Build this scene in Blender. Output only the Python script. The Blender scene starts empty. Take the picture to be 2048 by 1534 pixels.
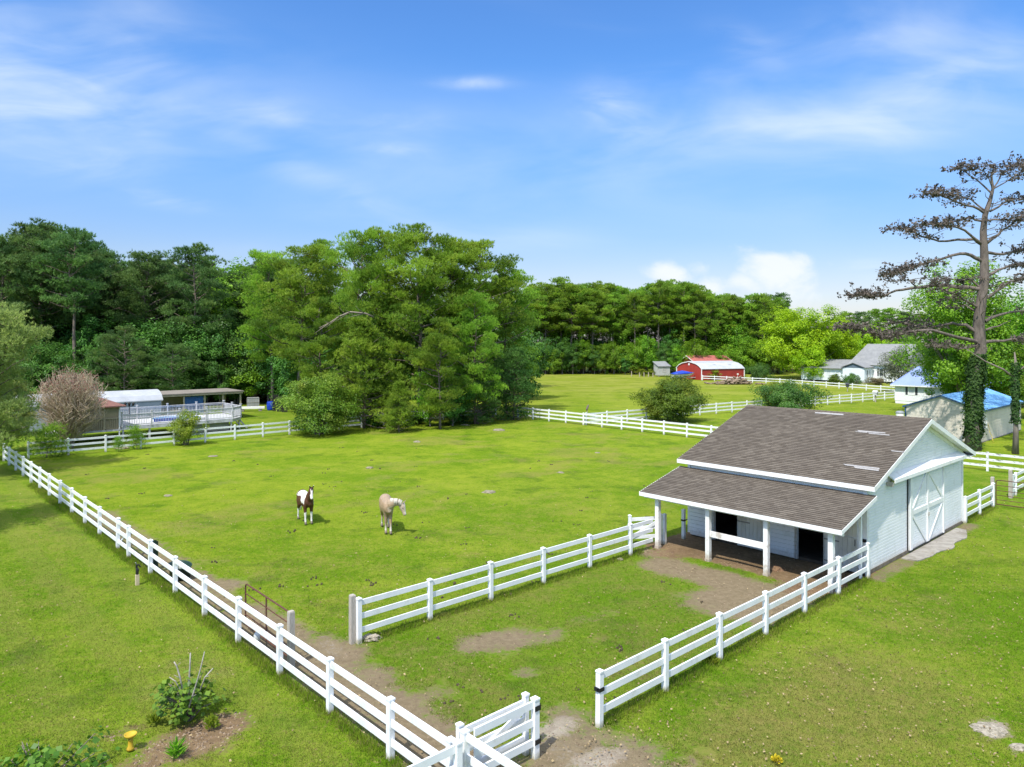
import bpy, bmesh, math, random
import numpy as np
from mathutils import Vector, Matrix, Quaternion

SC = bpy.context.scene
COL = SC.collection
RND = random.Random(11)
R = math.radians

# ------------------------------------------------------------------ frame of the place
# camera height and focal length (in pixels of a 2048 wide picture) recovered from the evenly spaced fence posts
FOC, YH, H = 1440.0, 680.0, 8.5
TH = R(42.5)                                   # compass of the paddock grid
U = Vector((math.cos(TH), math.sin(TH), 0)); V = Vector((-math.sin(TH), math.cos(TH), 0))
C0 = Vector((12.8, 26.0, 0))                   # near corner of the white barn


def ground_at(px, py):
    y = FOC * H / (py - YH)
    return Vector(((px - 1024) * y / FOC, y, 0))


def at_depth(px, y, z=0.0):
    return Vector(((px - 1024) * y / FOC, y, z))


def height_at(py, y):
    return H + (YH - py) * y / FOC


def uv(u, v, z=0.0):
    p = C0 + U * u + V * v
    return Vector((p.x, p.y, z))


# ------------------------------------------------------------------ objects
def link(o, parent=None):
    COL.objects.link(o)
    if parent is not None:
        o.parent = parent
    return o


def tag(o, label=None, cat=None, group=None, kind=None):
    if label: o['label'] = label
    if cat: o['category'] = cat
    if group: o['group'] = group
    if kind: o['kind'] = kind
    return o


def empty(name, loc, rz=0.0, label=None, cat=None, group=None):
    o = bpy.data.objects.new(name, None)
    o.empty_display_size = 0.3
    link(o); o.location = loc; o.rotation_euler = (0, 0, rz)
    return tag(o, label, cat, group)


def put(name, me, parent=None, loc=(0, 0, 0), rz=0.0, label=None):
    o = bpy.data.objects.new(name, me)
    link(o, parent); o.location = loc; o.rotation_euler = (0, 0, rz)
    if label: o['label'] = label
    return o


def copy_tree(o, parent=None):
    c = o.copy(); link(c)
    if parent is not None: c.parent = parent
    for ch in list(o.children):
        copy_tree(ch, c)
    return c


class MB:
    def __init__(s): s.v = []; s.f = []; s.uvs = None

    def add(s, vs, fs):
        n = len(s.v); s.v += [tuple(p) for p in vs]; s.f += [tuple(i + n for i in f) for f in fs]
        return s

    def box(s, x0, x1, y0, y1, z0, z1):
        return s.add([(x0, y0, z0), (x1, y0, z0), (x1, y1, z0), (x0, y1, z0), (x0, y0, z1), (x1, y0, z1), (x1, y1, z1), (x0, y1, z1)],
                     [(3, 2, 1, 0), (4, 5, 6, 7), (0, 1, 5, 4), (1, 2, 6, 5), (2, 3, 7, 6), (3, 0, 4, 7)])

    def quad(s, a, b, c, d): return s.add([a, b, c, d], [(0, 1, 2, 3)])

    def bar(s, p, q, w, h, up=(0, 0, 1)):
        """square bar from p to q, w across, h along up"""
        p, q = Vector(p), Vector(q); t = (q - p).normalized(); up = Vector(up)
        sd = t.cross(up)
        if sd.length < 1e-4: sd = t.cross(Vector((1, 0, 0)))
        sd.normalize(); up = sd.cross(t).normalized()
        vs = []
        for c in (p, q):
            for a, b in ((-1, -1), (1, -1), (1, 1), (-1, 1)):
                vs.append(c + sd * (a * w / 2) + up * (b * h / 2))
        return s.add(vs, [(3, 2, 1, 0), (4, 5, 6, 7), (0, 1, 5, 4), (1, 2, 6, 5), (2, 3, 7, 6), (3, 0, 4, 7)])

    def tube(s, pts, rad, n=8, cap=True):
        pts = [Vector(p) for p in pts]
        if not hasattr(rad, '__len__'): rad = [rad] * len(pts)
        rings = []; prev = None
        for i, p in enumerate(pts):
            t = (pts[min(i + 1, len(pts) - 1)] - pts[max(i - 1, 0)]).normalized()
            if prev is None:
                a = t.cross(Vector((0.31, 0.95, 0.05)))
                if a.length < .05: a = t.cross(Vector((1, 0, 0)))
            else:
                a = prev - t * prev.dot(t)
            a.normalize(); prev = a; b = t.cross(a)
            rings.append([p + (a * math.cos(2 * math.pi * k / n) + b * math.sin(2 * math.pi * k / n)) * rad[i] for k in range(n)])
        vs = [q for r_ in rings for q in r_]; fs = []
        for i in range(len(pts) - 1):
            for k in range(n):
                fs.append((i * n + k, i * n + (k + 1) % n, (i + 1) * n + (k + 1) % n, (i + 1) * n + k))
        if cap:
            fs.append(tuple(range(n - 1, -1, -1))); fs.append(tuple((len(pts) - 1) * n + k for k in range(n)))
        return s.add(vs, fs)

    def loft(s, secs, n=14):
        """secs: (centre, side vector, up vector) with their lengths as the half axes"""
        vs = []; fs = []
        for c, a, b in secs:
            c, a, b = Vector(c), Vector(a), Vector(b)
            for k in range(n):
                w = 2 * math.pi * k / n
                vs.append(c + a * math.cos(w) + b * math.sin(w))
        m = len(secs)
        for i in range(m - 1):
            for k in range(n):
                fs.append((i * n + k, i * n + (k + 1) % n, (i + 1) * n + (k + 1) % n, (i + 1) * n + k))
        fs.append(tuple(range(n - 1, -1, -1))); fs.append(tuple((m - 1) * n + k for k in range(n)))
        return s.add(vs, fs)

    def prism(s, poly, y0, y1, axis='y'):
        """polygon of (x, z) pushed along y (or (y, z) along x)"""
        n = len(poly)
        mk = (lambda a, b, t: (a, t, b)) if axis == 'y' else (lambda a, b, t: (t, a, b))
        vs = [mk(a, b, y0) for a, b in poly] + [mk(a, b, y1) for a, b in poly]
        fs = [tuple(range(n)), tuple(range(2 * n - 1, n - 1, -1))]
        fs += [(i, i + n, (i + 1) % n + n, (i + 1) % n) for i in range(n)]
        return s.add(vs, fs)

    def lathe(s, prof, n=16, c=(0, 0, 0)):
        vs = [(c[0] + r_ * math.cos(2 * math.pi * k / n), c[1] + r_ * math.sin(2 * math.pi * k / n), c[2] + z) for r_, z in prof for k in range(n)]
        m = len(prof); fs = []
        for i in range(m - 1):
            for k in range(n):
                fs.append((i * n + k, i * n + (k + 1) % n, (i + 1) * n + (k + 1) % n, (i + 1) * n + k))
        fs.append(tuple(range(n - 1, -1, -1))); fs.append(tuple((m - 1) * n + k for k in range(n)))
        return s.add(vs, fs)

    def mesh(s, name, mat, smooth=False):
        me = bpy.data.meshes.new(name)
        me.from_pydata(s.v, [], s.f); me.update()
        bm = bmesh.new(); bm.from_mesh(me); bmesh.ops.recalc_face_normals(bm, faces=bm.faces); bm.to_mesh(me); bm.free()
        if mat: me.materials.append(mat)
        if smooth:
            me.polygons.foreach_set('use_smooth', [True] * len(me.polygons))
        return me

    def build(s, name, mat, parent=None, smooth=False, label=None, loc=(0, 0, 0), rz=0.0):
        return put(name, s.mesh(name, mat, smooth), parent, loc, rz, label)


def np_mesh(name, co, nper, mat, attrs=None, smooth=False):
    """co: (faces, nper, 3) loose polygons; attrs: name -> (faces,) values"""
    m = co.shape[0]
    me = bpy.data.meshes.new(name)
    me.vertices.add(m * nper); me.vertices.foreach_set('co', np.ascontiguousarray(co, np.float32).ravel())
    me.loops.add(m * nper); me.loops.foreach_set('vertex_index', np.arange(m * nper, dtype=np.int32))
    me.polygons.add(m); me.polygons.foreach_set('loop_start', np.arange(0, m * nper, nper, dtype=np.int32))
    me.polygons.foreach_set('loop_total', np.full(m, nper, np.int32))
    me.update(calc_edges=True)
    for k, a in (attrs or {}).items():
        at = me.attributes.new(k, 'FLOAT', 'POINT'); at.data.foreach_set('value', np.repeat(a.astype(np.float32), nper))
    if mat: me.materials.append(mat)
    return me


# ------------------------------------------------------------------ materials
def new_mat(name):
    m = bpy.data.materials.new(name); m.use_nodes = True
    nt = m.node_tree; nt.nodes.clear()
    return m, nt


class NT:
    def __init__(s, nt): s.t = nt

    def n(s, typ, **kw):
        nd = s.t.nodes.new(typ)
        for k, v_ in kw.items(): setattr(nd, k, v_)
        return nd

    def put(s, sock, val):
        if hasattr(val, 'is_output'): s.t.links.new(val, sock)
        elif val is not None: sock.default_value = val

    def math(s, op, a, b=None, c=None, clamp=False):
        nd = s.n('ShaderNodeMath', operation=op, use_clamp=clamp)
        for i, x in enumerate((a, b, c)):
            if x is not None: s.put(nd.inputs[i], x)
        return nd.outputs[0]

    def mix(s, f, a, b, blend='MIX'):
        nd = s.n('ShaderNodeMix', data_type='RGBA', blend_type=blend)
        s.put(nd.inputs[0], f)
        s.put(nd.inputs[6], (*a, 1) if isinstance(a, tuple) and len(a) == 3 else a)
        s.put(nd.inputs[7], (*b, 1) if isinstance(b, tuple) and len(b) == 3 else b)
        return nd.outputs[2]

    def noise(s, vec, scale, detail=4, rough=.55, dist=0.0, out=0):
        nd = s.n('ShaderNodeTexNoise'); nd.inputs['Scale'].default_value = scale
        nd.inputs['Detail'].default_value = detail; nd.inputs['Roughness'].default_value = rough; nd.inputs['Distortion'].default_value = dist
        if vec is not None: s.t.links.new(vec, nd.inputs['Vector'])
        return nd.outputs[out]

    def ramp(s, f, lo, hi, a=0.0, b=1.0):
        nd = s.n('ShaderNodeMapRange', interpolation_type='SMOOTHSTEP')
        s.put(nd.inputs[0], f); s.put(nd.inputs[1], lo); s.put(nd.inputs[2], hi); s.put(nd.inputs[3], a); s.put(nd.inputs[4], b)
        return nd.outputs[0]

    def attr(s, name): return s.n('ShaderNodeAttribute', attribute_name=name).outputs['Fac']

    def mapping(s, vec, scale=(1, 1, 1), rot=(0, 0, 0), loc=(0, 0, 0)):
        nd = s.n('ShaderNodeMapping'); s.t.links.new(vec, nd.inputs[0])
        nd.inputs['Scale'].default_value = scale; nd.inputs['Rotation'].default_value = rot; nd.inputs['Location'].default_value = loc
        return nd.outputs[0]

    def bump(s, h, strength=.3, dist=.02):
        nd = s.n('ShaderNodeBump'); nd.inputs['Strength'].default_value = strength; nd.inputs['Distance'].default_value = dist
        s.t.links.new(h, nd.inputs['Height']); return nd.outputs[0]

    def bsdf(s, col, rough=.6, normal=None, spec=.35, metal=0.0):
        nd = s.n('ShaderNodeBsdfPrincipled'); s.put(nd.inputs['Base Color'], (*col, 1) if isinstance(col, tuple) and len(col) == 3 else col)
        s.put(nd.inputs['Roughness'], rough); nd.inputs['Specular IOR Level'].default_value = spec; nd.inputs['Metallic'].default_value = metal
        if normal is not None: s.t.links.new(normal, nd.inputs['Normal'])
        return nd.outputs[0]

    def out(s, sh):
        o = s.n('ShaderNodeOutputMaterial'); s.t.links.new(sh, o.inputs[0])

    def obj(s): return s.n('ShaderNodeTexCoord').outputs['Object']

    def pos(s): return s.n('ShaderNodeNewGeometry').outputs['Position']


MATS = {}


def plain(name, c1, c2=None, scale=6.0, rough=.6, bump=.0, stain=None, stain_amt=.5, stain_scale=2.0, stretch=(1, 1, 1), metal=0.0, spec=.35, bscale=None):
    """two-tone noise material with optional patches of a third colour"""
    if name in MATS: return MATS[name]
    m, nt = new_mat(name); k = NT(nt)
    c2 = c2 or tuple(x * .82 for x in c1)
    o = k.obj(); vec = k.mapping(o, stretch)
    n1 = k.noise(vec, scale, 5, .6)
    col = k.mix(k.ramp(n1, .3, .7), c1, c2)
    if stain:
        n2 = k.noise(k.mapping(o, stretch, loc=(3.1, 1.7, 5.2)), stain_scale, 6, .65)
        col = k.mix(k.math('MULTIPLY', k.ramp(n2, .52, .68), stain_amt), col, stain)
    nr = None
    if bump:
        nr = k.bump(k.noise(vec, bscale or scale * 4, 4, .6), bump, .01)
    k.out(k.bsdf(col, rough, nr, spec, metal)); MATS[name] = m
    return m


def leafmat(name, dark, light, odd=None, transl=.28, rough=.55, var=.25):
    if name in MATS: return MATS[name]
    m, nt = new_mat(name); k = NT(nt)
    t = k.attr('tint')
    oi = k.n('ShaderNodeObjectInfo').outputs['Random']
    col = k.mix(t, dark, light)
    if odd:
        col = k.mix(k.math('MULTIPLY', k.ramp(k.noise(k.obj(), .45, 3, .5), .5, .72), .6), col, odd)
    val = k.math('ADD', k.math('MULTIPLY', oi, var * 2), 1 - var)
    cc = k.n('ShaderNodeHueSaturation'); nt.links.new(col, cc.inputs['Color']); nt.links.new(val, cc.inputs['Value'])
    nt.links.new(k.math('ADD', k.math('MULTIPLY', oi, .024), .49), cc.inputs['Hue'])
    a = k.bsdf(cc.outputs[0], rough, None, .25)
    tr = k.n('ShaderNodeBsdfTranslucent'); nt.links.new(cc.outputs[0], tr.inputs[0])
    mx = k.n('ShaderNodeMixShader'); mx.inputs[0].default_value = transl
    nt.links.new(a, mx.inputs[1]); nt.links.new(tr.outputs[0], mx.inputs[2])
    k.out(mx.outputs[0]); MATS[name] = m
    return m


def footed(name, c1, c2, scale, rough, stain, top, foot, famt, plank=False):
    """painted surface with weather stains and earth splashed on its foot"""
    m, nt = new_mat(name); k = NT(nt); o = k.obj(); P = k.pos()
    col = k.mix(k.ramp(k.noise(o, scale, 5, .6), .3, .7), c1, c2)
    col = k.mix(k.math('MULTIPLY', k.ramp(k.noise(P, 2.6, 6, .65), .52, .70), stain[1]), col, stain[0])
    sz = k.n('ShaderNodeSeparateXYZ'); nt.links.new(P, sz.inputs[0])
    edge = k.math('ADD', sz.outputs[2], k.math('MULTIPLY', k.math('SUBTRACT', k.noise(P, 7, 5, .7), .5), top * 1.6))
    col = k.mix(k.math('MULTIPLY', k.ramp(edge, top, 0.0), famt), col, foot)
    k.out(k.bsdf(col, rough, None, .35)); MATS[name] = m
    return m


WHITE = footed('white_vinyl', (.80, .81, .82), (.72, .74, .76), 1.5, .42, ((.50, .49, .40), .45), .16, (.30, .27, .15), .75)
OLDWHITE = plain('peeling_white_paint', (.76, .77, .76), (.68, .69, .68), 2, .6, .1, (.10, .085, .07), .95, 2.6, (1, 1, 2.2))
SIDING = footed('white_siding', (.83, .84, .85), (.77, .79, .81), .9, .5, ((.58, .58, .53), .35), .40, (.42, .36, .27), .55)
TRIM = plain('white_trim', (.84, .84, .84), (.78, .79, .80), 1.2, .5, .05, (.42, .38, .32), .3, 1.6)
SCUFF = footed('scuffed_white_post', (.82, .82, .80), (.74, .74, .71), 2, .6, ((.40, .33, .26), .8), .45, (.33, .25, .17), .8)
BOARD = plain('stall_board', (.70, .69, .64), (.60, .58, .52), 2, .7, .1, (.34, .29, .22), .6, 1.4, (1, 1, .35))
GREYWOOD = plain('grey_weathered_wood', (.45, .415, .365), (.31, .28, .24), 9, .85, .3, None, 0, 2, (6, 6, .7))
RUST = plain('rusty_steel', (.13, .055, .035), (.075, .035, .025), 14, .75, .2)
BLACK = plain('black_iron', (.012, .012, .013), (.02, .02, .02), 10, .5)
DARKGREEN = plain('dark_green_plastic', (.012, .035, .026), (.02, .045, .035), 5, .4)
CONCRETE = plain('old_concrete', (.33, .31, .275), (.23, .21, .185), 3, .9, .3, (.17, .15, .11), .7, 1.3)
BARK = plain('pine_bark', (.20, .16, .13), (.11, .085, .07), 5, .9, .5, None, 0, 2, (1, 1, .35))
GREYBARK = plain('grey_bark', (.23, .19, .165), (.12, .10, .088), 4, .9, .5, None, 0, 2, (1, 1, .35))
GLASS = plain('window_glass', (.03, .04, .05), (.05, .06, .07), 2, .12, 0, None, 0, 2, (1, 1, 1), 0, .6)
STONE = plain('pale_field_stone', (.42, .41, .36), (.28, .27, .23), 6, .9, .4)
# ------------------------------------------------------------------ camera, light, sky
cam = bpy.data.cameras.new('camera'); co = bpy.data.objects.new('camera', cam); COL.objects.link(co)
co.location = (0, 0, H); co.rotation_euler = (R(90), 0, 0)
cam.sensor_width = 36; cam.lens = 36 * FOC / 2048; cam.shift_y = -(767 - YH) / 2048
cam.clip_start = .5; cam.clip_end = 6000
SC.camera = co

SUN_AZ, SUN_EL = R(61), R(57)                  # direction the shadows point to, height of the sun
sl = bpy.data.lights.new('sun', 'SUN'); sl.energy = 4.0; sl.angle = R(.55); sl.color = (1, .955, .87)
so = bpy.data.objects.new('sun', sl); COL.objects.link(so)
d = Vector((math.cos(SUN_AZ) * math.cos(SUN_EL), math.sin(SUN_AZ) * math.cos(SUN_EL), -math.sin(SUN_EL)))
so.rotation_euler = d.to_track_quat('-Z', 'Y').to_euler(); so.location = (-40, -60, 90)

SC.view_settings.view_transform = 'Standard'; SC.view_settings.look = 'None'
SC.view_settings.exposure = 0.5; SC.view_settings.gamma = 1; SC.view_settings.use_curve_mapping = False

w = bpy.data.worlds.new('World'); SC.world = w; w.use_nodes = True
nt = w.node_tree; nt.nodes.clear(); k = NT(nt)
sky = k.n('ShaderNodeTexSky', sky_type='NISHITA'); sky.sun_disc = False
sky.sun_elevation = SUN_EL; sky.sun_rotation = math.pi * 1.5 - SUN_AZ
sky.altitude = 0; sky.air_density = 1.0; sky.dust_density = .6; sky.ozone_density = 2.2
gen = k.n('ShaderNodeTexCoord').outputs['Generated']
sx = k.n('ShaderNodeSeparateXYZ'); nt.links.new(gen, sx.inputs[0])
dx, dy, dz = sx.outputs
yy = k.math('MAXIMUM', dy, .05)
ca = k.math('DIVIDE', dx, yy); cb = k.math('DIVIDE', dz, yy)      # bearing and height of a direction
el = k.math('MAXIMUM', dz, 0.0)
hs = k.n('ShaderNodeHueSaturation'); hs.inputs['Saturation'].default_value = 1.14; hs.inputs['Hue'].default_value = .515
nt.links.new(sky.outputs[0], hs.inputs['Color'])
col = k.mix(k.ramp(el, .0, .34), (.66, .58, .64), (.62, .98, 1.10))
base = k.mix(1.0, hs.outputs[0], col, 'MULTIPLY')
# a plane for the added overhead cloud; bearing and height for the streaks
pl = k.n('ShaderNodeCombineXYZ'); hz = k.math('ADD', el, .12)
nt.links.new(k.math('DIVIDE', dx, hz), pl.inputs[0]); nt.links.new(k.math('DIVIDE', dy, hz), pl.inputs[1])
st = k.n('ShaderNodeCombineXYZ'); nt.links.new(ca, st.inputs[0]); nt.links.new(cb, st.inputs[1])


def skyspot(px, py, rx, ry, rot=0.0):
    """soft ellipse in bearing / height, 1 in the middle"""
    a0 = (px - 1024) / FOC; b0 = (YH - py) / FOC
    u_ = k.math('SUBTRACT', ca, a0); v_ = k.math('SUBTRACT', cb, b0)
    c_, s_ = math.cos(R(rot)), math.sin(R(rot))
    e1 = k.math('DIVIDE', k.math('ADD', k.math('MULTIPLY', u_, c_), k.math('MULTIPLY', v_, s_)), rx / FOC)
    e2 = k.math('DIVIDE', k.math('SUBTRACT', k.math('MULTIPLY', v_, c_), k.math('MULTIPLY', u_, s_)), ry / FOC)
    r2 = k.math('ADD', k.math('MULTIPLY', e1, e1), k.math('MULTIPLY', e2, e2))
    return k.math('POWER', 2.718, k.math('MULTIPLY', r2, -1.0))


wisp = k.noise(k.mapping(st.outputs[0], (5.0, 17, 1), (0, 0, R(-12))), 1.0, 5, .5, .6)
wisp = k.ramp(wisp, .30, .80)
fine = k.ramp(k.noise(k.mapping(st.outputs[0], (9, 30, 1), (0, 0, R(8)), (4, 2, 1)), 1.0, 5, .5, .5), .28, .75)
veil = k.ramp(k.noise(k.mapping(st.outputs[0], (2.6, 8, 1), (0, 0, R(-14)), (1.3, .4, 0)), 1.0, 5, .52, .5), .30, .74)
den = None
for (px, py, rx, ry, rot, amt, tex) in (
        (60, 225, 300, 95, -8, .40, wisp), (90, 200, 330, 150, 0, .30, veil), (250, 120, 150, 140, 40, .40, veil), (-40, 120, 260, 130, 0, .40, wisp), (700, 300, 420, 130, -12, .22, veil), (1400, 250, 460, 140, 8, .28, veil), (1850, 140, 330, 170, 10, .30, veil),
        (690, 238, 190, 24, -2, .52, wisp), (520, 215, 110, 34, -10, .22, fine), (953, 166, 66, 12, 0, .50, fine),
        (640, 360, 330, 30, -26, .30, wisp), (880, 470, 240, 26, -8, .34, veil), (330, 400, 90, 16, -8, .35, fine),
        (790, 297, 60, 13, 0, .30, fine), (1235, 225, 75, 50, -20, .42, fine), (1460, 272, 280, 52, 6, .46, wisp),
        (1850, 195, 200, 70, 22, .46, wisp), (1500, 92, 70, 30, -25, .20, fine), (1780, 75, 120, 50, 0, .20, veil),
        (2100, 140, 160, 90, 10, .35, veil), (1240, 75, 200, 30, -20, .12, veil), (1100, 480, 120, 24, 0, .22, veil),
        (1700, 380, 420, 90, 0, .16, veil), (160, 335, 150, 22, -3, .25, wisp), (600, 500, 260, 20, 0, .2, veil),
        (1730, 530, 46, 13, 0, .42, fine), (1830, 560, 90, 26, 0, .35, fine)):
    t_ = k.math('MULTIPLY', k.math('MULTIPLY', skyspot(px, py, rx, ry, rot), tex), amt)
    den = t_ if den is None else k.math('ADD', den, t_)
# low white cumulus beyond the wood
cn = k.noise(k.mapping(st.outputs[0], (13, 19, 1), (0, 0, 0), (.7, .3, 0)), 1.0, 8, .58, .25)
cum = None
for (px, py, rx, ry, a_) in ((1340, 548, 66, 32, .85), (1395, 535, 42, 26, .75), (1420, 575, 60, 34, .7), (1545, 538, 82, 50, 1.05), (1490, 565, 70, 34, .8), (1600, 575, 70, 55, .7), (1450, 610, 220, 40, .62)):
    t_ = k.math('MULTIPLY', skyspot(px, py, rx, ry), a_)
    cum = t_ if cum is None else k.math('MAXIMUM', cum, t_)
cumf = k.ramp(k.math('ADD', cum, k.math('MULTIPLY', k.math('SUBTRACT', cn, .5), 1.7)), .34, .98, 0, .82)
lowhaze = k.math('MULTIPLY', k.ramp(cb, .16, .0), k.ramp(ca, -.5, .35, .12, .34))
den = k.math('ADD', k.math('MINIMUM', den, .72), lowhaze, None, True)
cloudcol = k.mix(1.0, (4.2, 4.7, 5.3), (1, 1, 1), 'MULTIPLY')
res = k.mix(den, base, cloudcol)
res = k.mix(cumf, res, (4.7, 4.85, 5.1))
# unseen bright cloud added above the view to fill the shade with light
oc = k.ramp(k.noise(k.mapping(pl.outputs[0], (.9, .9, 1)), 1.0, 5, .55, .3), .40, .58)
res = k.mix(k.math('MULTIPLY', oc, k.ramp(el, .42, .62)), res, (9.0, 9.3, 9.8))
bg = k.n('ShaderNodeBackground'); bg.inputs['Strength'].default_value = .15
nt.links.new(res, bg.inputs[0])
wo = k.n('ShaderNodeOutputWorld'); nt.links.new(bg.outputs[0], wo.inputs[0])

# ------------------------------------------------------------------ ground
def to_uv(x, y):
    a = x - C0.x; b = y - C0.y
    return a * U.x + b * U.y, a * V.x + b * V.y


def vnoise(x, y, seed=0):
    """smooth value noise"""
    xi = np.floor(x).astype(np.int64); yi = np.floor(y).astype(np.int64); fx = x - xi; fy = y - yi
    fx = fx * fx * (3 - 2 * fx); fy = fy * fy * (3 - 2 * fy)

    def h(a, b):
        n = (a * 374761393 + b * 668265263 + seed * 1442695041) & 0x7fffffff
        n = ((n ^ (n >> 13)) * 1274126177) & 0x7fffffff
        return ((n ^ (n >> 16)) & 0xffff) / 65535.0
    return (h(xi, yi) * (1 - fx) + h(xi + 1, yi) * fx) * (1 - fy) + (h(xi, yi + 1) * (1 - fx) + h(xi + 1, yi + 1) * fx) * fy


def fbm(x, y, seed=0):
    return (vnoise(x, y, seed) * .5 + vnoise(x * 2.1, y * 2.1, seed + 1) * .3 + vnoise(x * 4.3, y * 4.3, seed + 2) * .2)


def blob(u, v, cu, cv, ru, rv, rot=0.0):
    c_, s_ = math.cos(rot), math.sin(rot)
    a = ((u - cu) * c_ + (v - cv) * s_) / ru; b = ((v - cv) * c_ - (u - cu) * s_) / rv
    return np.exp(-(a * a + b * b) ** 1.5)


def strip(u, v, u0, u1, v0, v1, soft=.5):
    s = lambda t: np.clip(t / soft + .5, 0, 1)
    return s(u - u0) * s(u1 - u) * s(v - v0) * s(v1 - v)


def buv(px, py):
    p = ground_at(px, py); return to_uv(p.x, p.y)


def ground_fields(x, y):
    u, v = to_uv(x, y)
    z = np.zeros_like(u)
    dirt = z.copy(); sand = z.copy(); dry = z.copy(); clay = z.copy(); dark = z.copy()

    def add(a, b): np.maximum(a, b, out=a)
    # worn alley along the inside of the long fence
    add(dirt, .80 * strip(u, v, -18.9, -17.3, 12, 30, 1.0)); add(dirt, .95 * strip(u, v, -18.9, -17.0, -.5, 12.5, .9))
    for px, py, ru, rv, a in ((395, 1160, .8, 2.1, 1.0), (450, 1168, .9, 1.0, .85), (660, 1300, 1.0, 1.6, 1.0), (730, 1352, .9, 1.2, .8), (610, 1290, .7, 1.4, .9), (840, 1400, 1.4, 1.0, .55), (340, 1130, .8, 1.6, .8)):
        cu, cv = buv(px, py); add(dirt, a * blob(u, v, cu, cv, ru, rv))
    for px, py, ru, rv, a in ((660, 1285, .6, 1.2, .5), (470, 1165, .5, .8, .35)):
        cu, cv = buv(px, py); add(sand, a * blob(u, v, cu, cv, ru, rv))
    # gateway in the near corner
    for px, py, ru, rv, a in ((1140, 1500, 1.5, .9, 1.0), (1250, 1530, 1.3, 1.2, .95), (1150, 1440, .8, 1.1, .8), (1330, 1540, 1.2, .8, .6)):
        cu, cv = buv(px, py); add(dirt, a * blob(u, v, cu, cv, ru, rv))
    for px, py, ru, rv, a in ((1120, 1452, .8, .5, .8), (1190, 1520, 1.1, .5, .85), (1130, 1495, .6, .5, .5)):
        cu, cv = buv(px, py); add(sand, a * blob(u, v, cu, cv, ru, rv))
    # bare patches in the small pen
    for px, py, ru, rv, a in ((1000, 1280, 1.5, .9, .95), (960, 1292, .8, .6, .9), (1085, 1272, 1.0, .6, .75), (1047, 1345, .5, .4, .75), (1180, 1230, 1.2, .5, .4)):
        cu, cv = buv(px, py); add(dirt, a * blob(u, v, cu, cv, ru, rv, -.3))
    # trodden band in front of the barn, clay under its roof
    add(dirt, 1.0 * strip(u, v, -5.3 , -3.25, -.1, 6.6, .9)); add(dirt, 1.0 * strip(u, v, -7.4, -4.2, .0, 3.4, 1.4))
    add(dirt, .9 * strip(u, v, -4.0, -2.2, 6.2, 7.6, .7)); add(dirt, .85 * blob(u, v, -3.1, .9, 1.0, 1.3))
    add(clay, 1.0 * strip(u, v, -2.75, 1.2, -.15, 7.9, .35)); add(clay, .9 * blob(u, v, -3.0, .9, .9, 1.1)); add(clay, .8 * blob(u, v, -3.0, 6.5, .9, 1.0))
    # litter below the pen rail, mulch bed
    for px, py, ru, rv, a in ((1250, 1330, 1.2, .6, .8), (1170, 1335, .6, .5, .6), (1300, 1350, 1.0, .5, .7), (1195, 1273, .4, .3, .9), (1350, 1240, .4, .3, .7), (1670, 1300, .3, .2, .6), (1730, 1195, .6, .25, .6), (1770, 1197, .5, .25, .6)):
        cu, cv = buv(px, py); add(dry, a * blob(u, v, cu, cv, ru, rv)); add(clay, .45 * a * blob(u, v, cu, cv, ru, rv))
    for px, py, ru, rv, a in ((380, 1480, 1.25, .85, 1.0), (440, 1450, .7, .7, 1.0), (300, 1520, 1.0, .6, .75), (250, 1460, .7, .4, .5)):
        cu, cv = buv(px, py); add(clay, a * blob(u, v, cu, cv, ru, rv))
    # pale sand heaps
    for px, py, ru, rv, a in ((1985, 1455, .5, .35, 1.0), (2035, 1490, .25, .2, .9), (740, 1275, .25, .2, .9), (1985, 1450, .8, .3, .6)):
        cu, cv = buv(px, py); add(sand, a * blob(u, v, cu, cv, ru, rv)); add(dirt, a * blob(u, v, cu, cv, ru, rv))
    # strip along the gable wall
    add(dirt, .75 * strip(u, v, -.3, 11.4, -.75, .1, .5)); add(sand, .4 * strip(u, v, .0, 4, -.8, .0, .6))
    # browner turf
    for px, py, ru, rv, a in ((1700, 1400, 5, 3.5, .85), (1500, 1480, 3, 2, .9), (1850, 1250, 4, 2.5, .6), (1000, 1220, 5, 2.6, .35), (640, 1100, 4, 2.5, .5), (600, 1130, 3, 2, .6), (940, 1110, 1.0, .7, .7), (460, 1065, 2, 1.6, .5), (90, 1060, 1.6, 7, .6), (280, 1240, 1.3, 6, .35),
                              (840, 1400, 2, 1.2, .6), (1220, 1140, 1.6, 1.0, .5), (1000, 850, 9, 3, .55), (1120, 850, 7, 2.5, .6), (1290, 1090, 2, 1.5, .45), (560, 905, 9, 1.2, .55), (680, 925, 6, 1, .4), (1980, 960, 5, 3, .45), (900, 1000, 3, 2, .15)):
        cu, cv = buv(px, py); add(dry, a * blob(u, v, cu, cv, ru, rv))
    add(dry, .62 * strip(u, v, -18.6, -2.5, .2, 7.4, .8) * np.clip(fbm(u * .55, v * .55, 61) * 2.2 - .35, 0, 1))
    add(dry, .55 * strip(u, v, -18.6, 4, 7.4, 17, 4) * np.clip(fbm(u * .4, v * .4, 62) * 2.4 - .55, 0, 1))
    add(dry, .70 * strip(u, v, -18.6, 27, 16, 51, 3) * np.clip(fbm(u * .22 + 3, v * .30, 63) * 3.2 - 1.35, 0, 1))
    add(dry, .55 * strip(u, v, -40, -19, -20, 60, 1) * np.clip(fbm(u * .5, v * .22, 64) * 3.0 - 1.2, 0, 1))
    g_ = fbm(u * .22, v * .22, 5)
    paddock = strip(u, v, -18.5, 27, 7.6, 51, 1.0)
    bright = paddock * (.22 + .78 * np.clip((v - 9) / 17, 0, 1)) * np.clip(.55 + g_, 0, 1.1)
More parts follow.
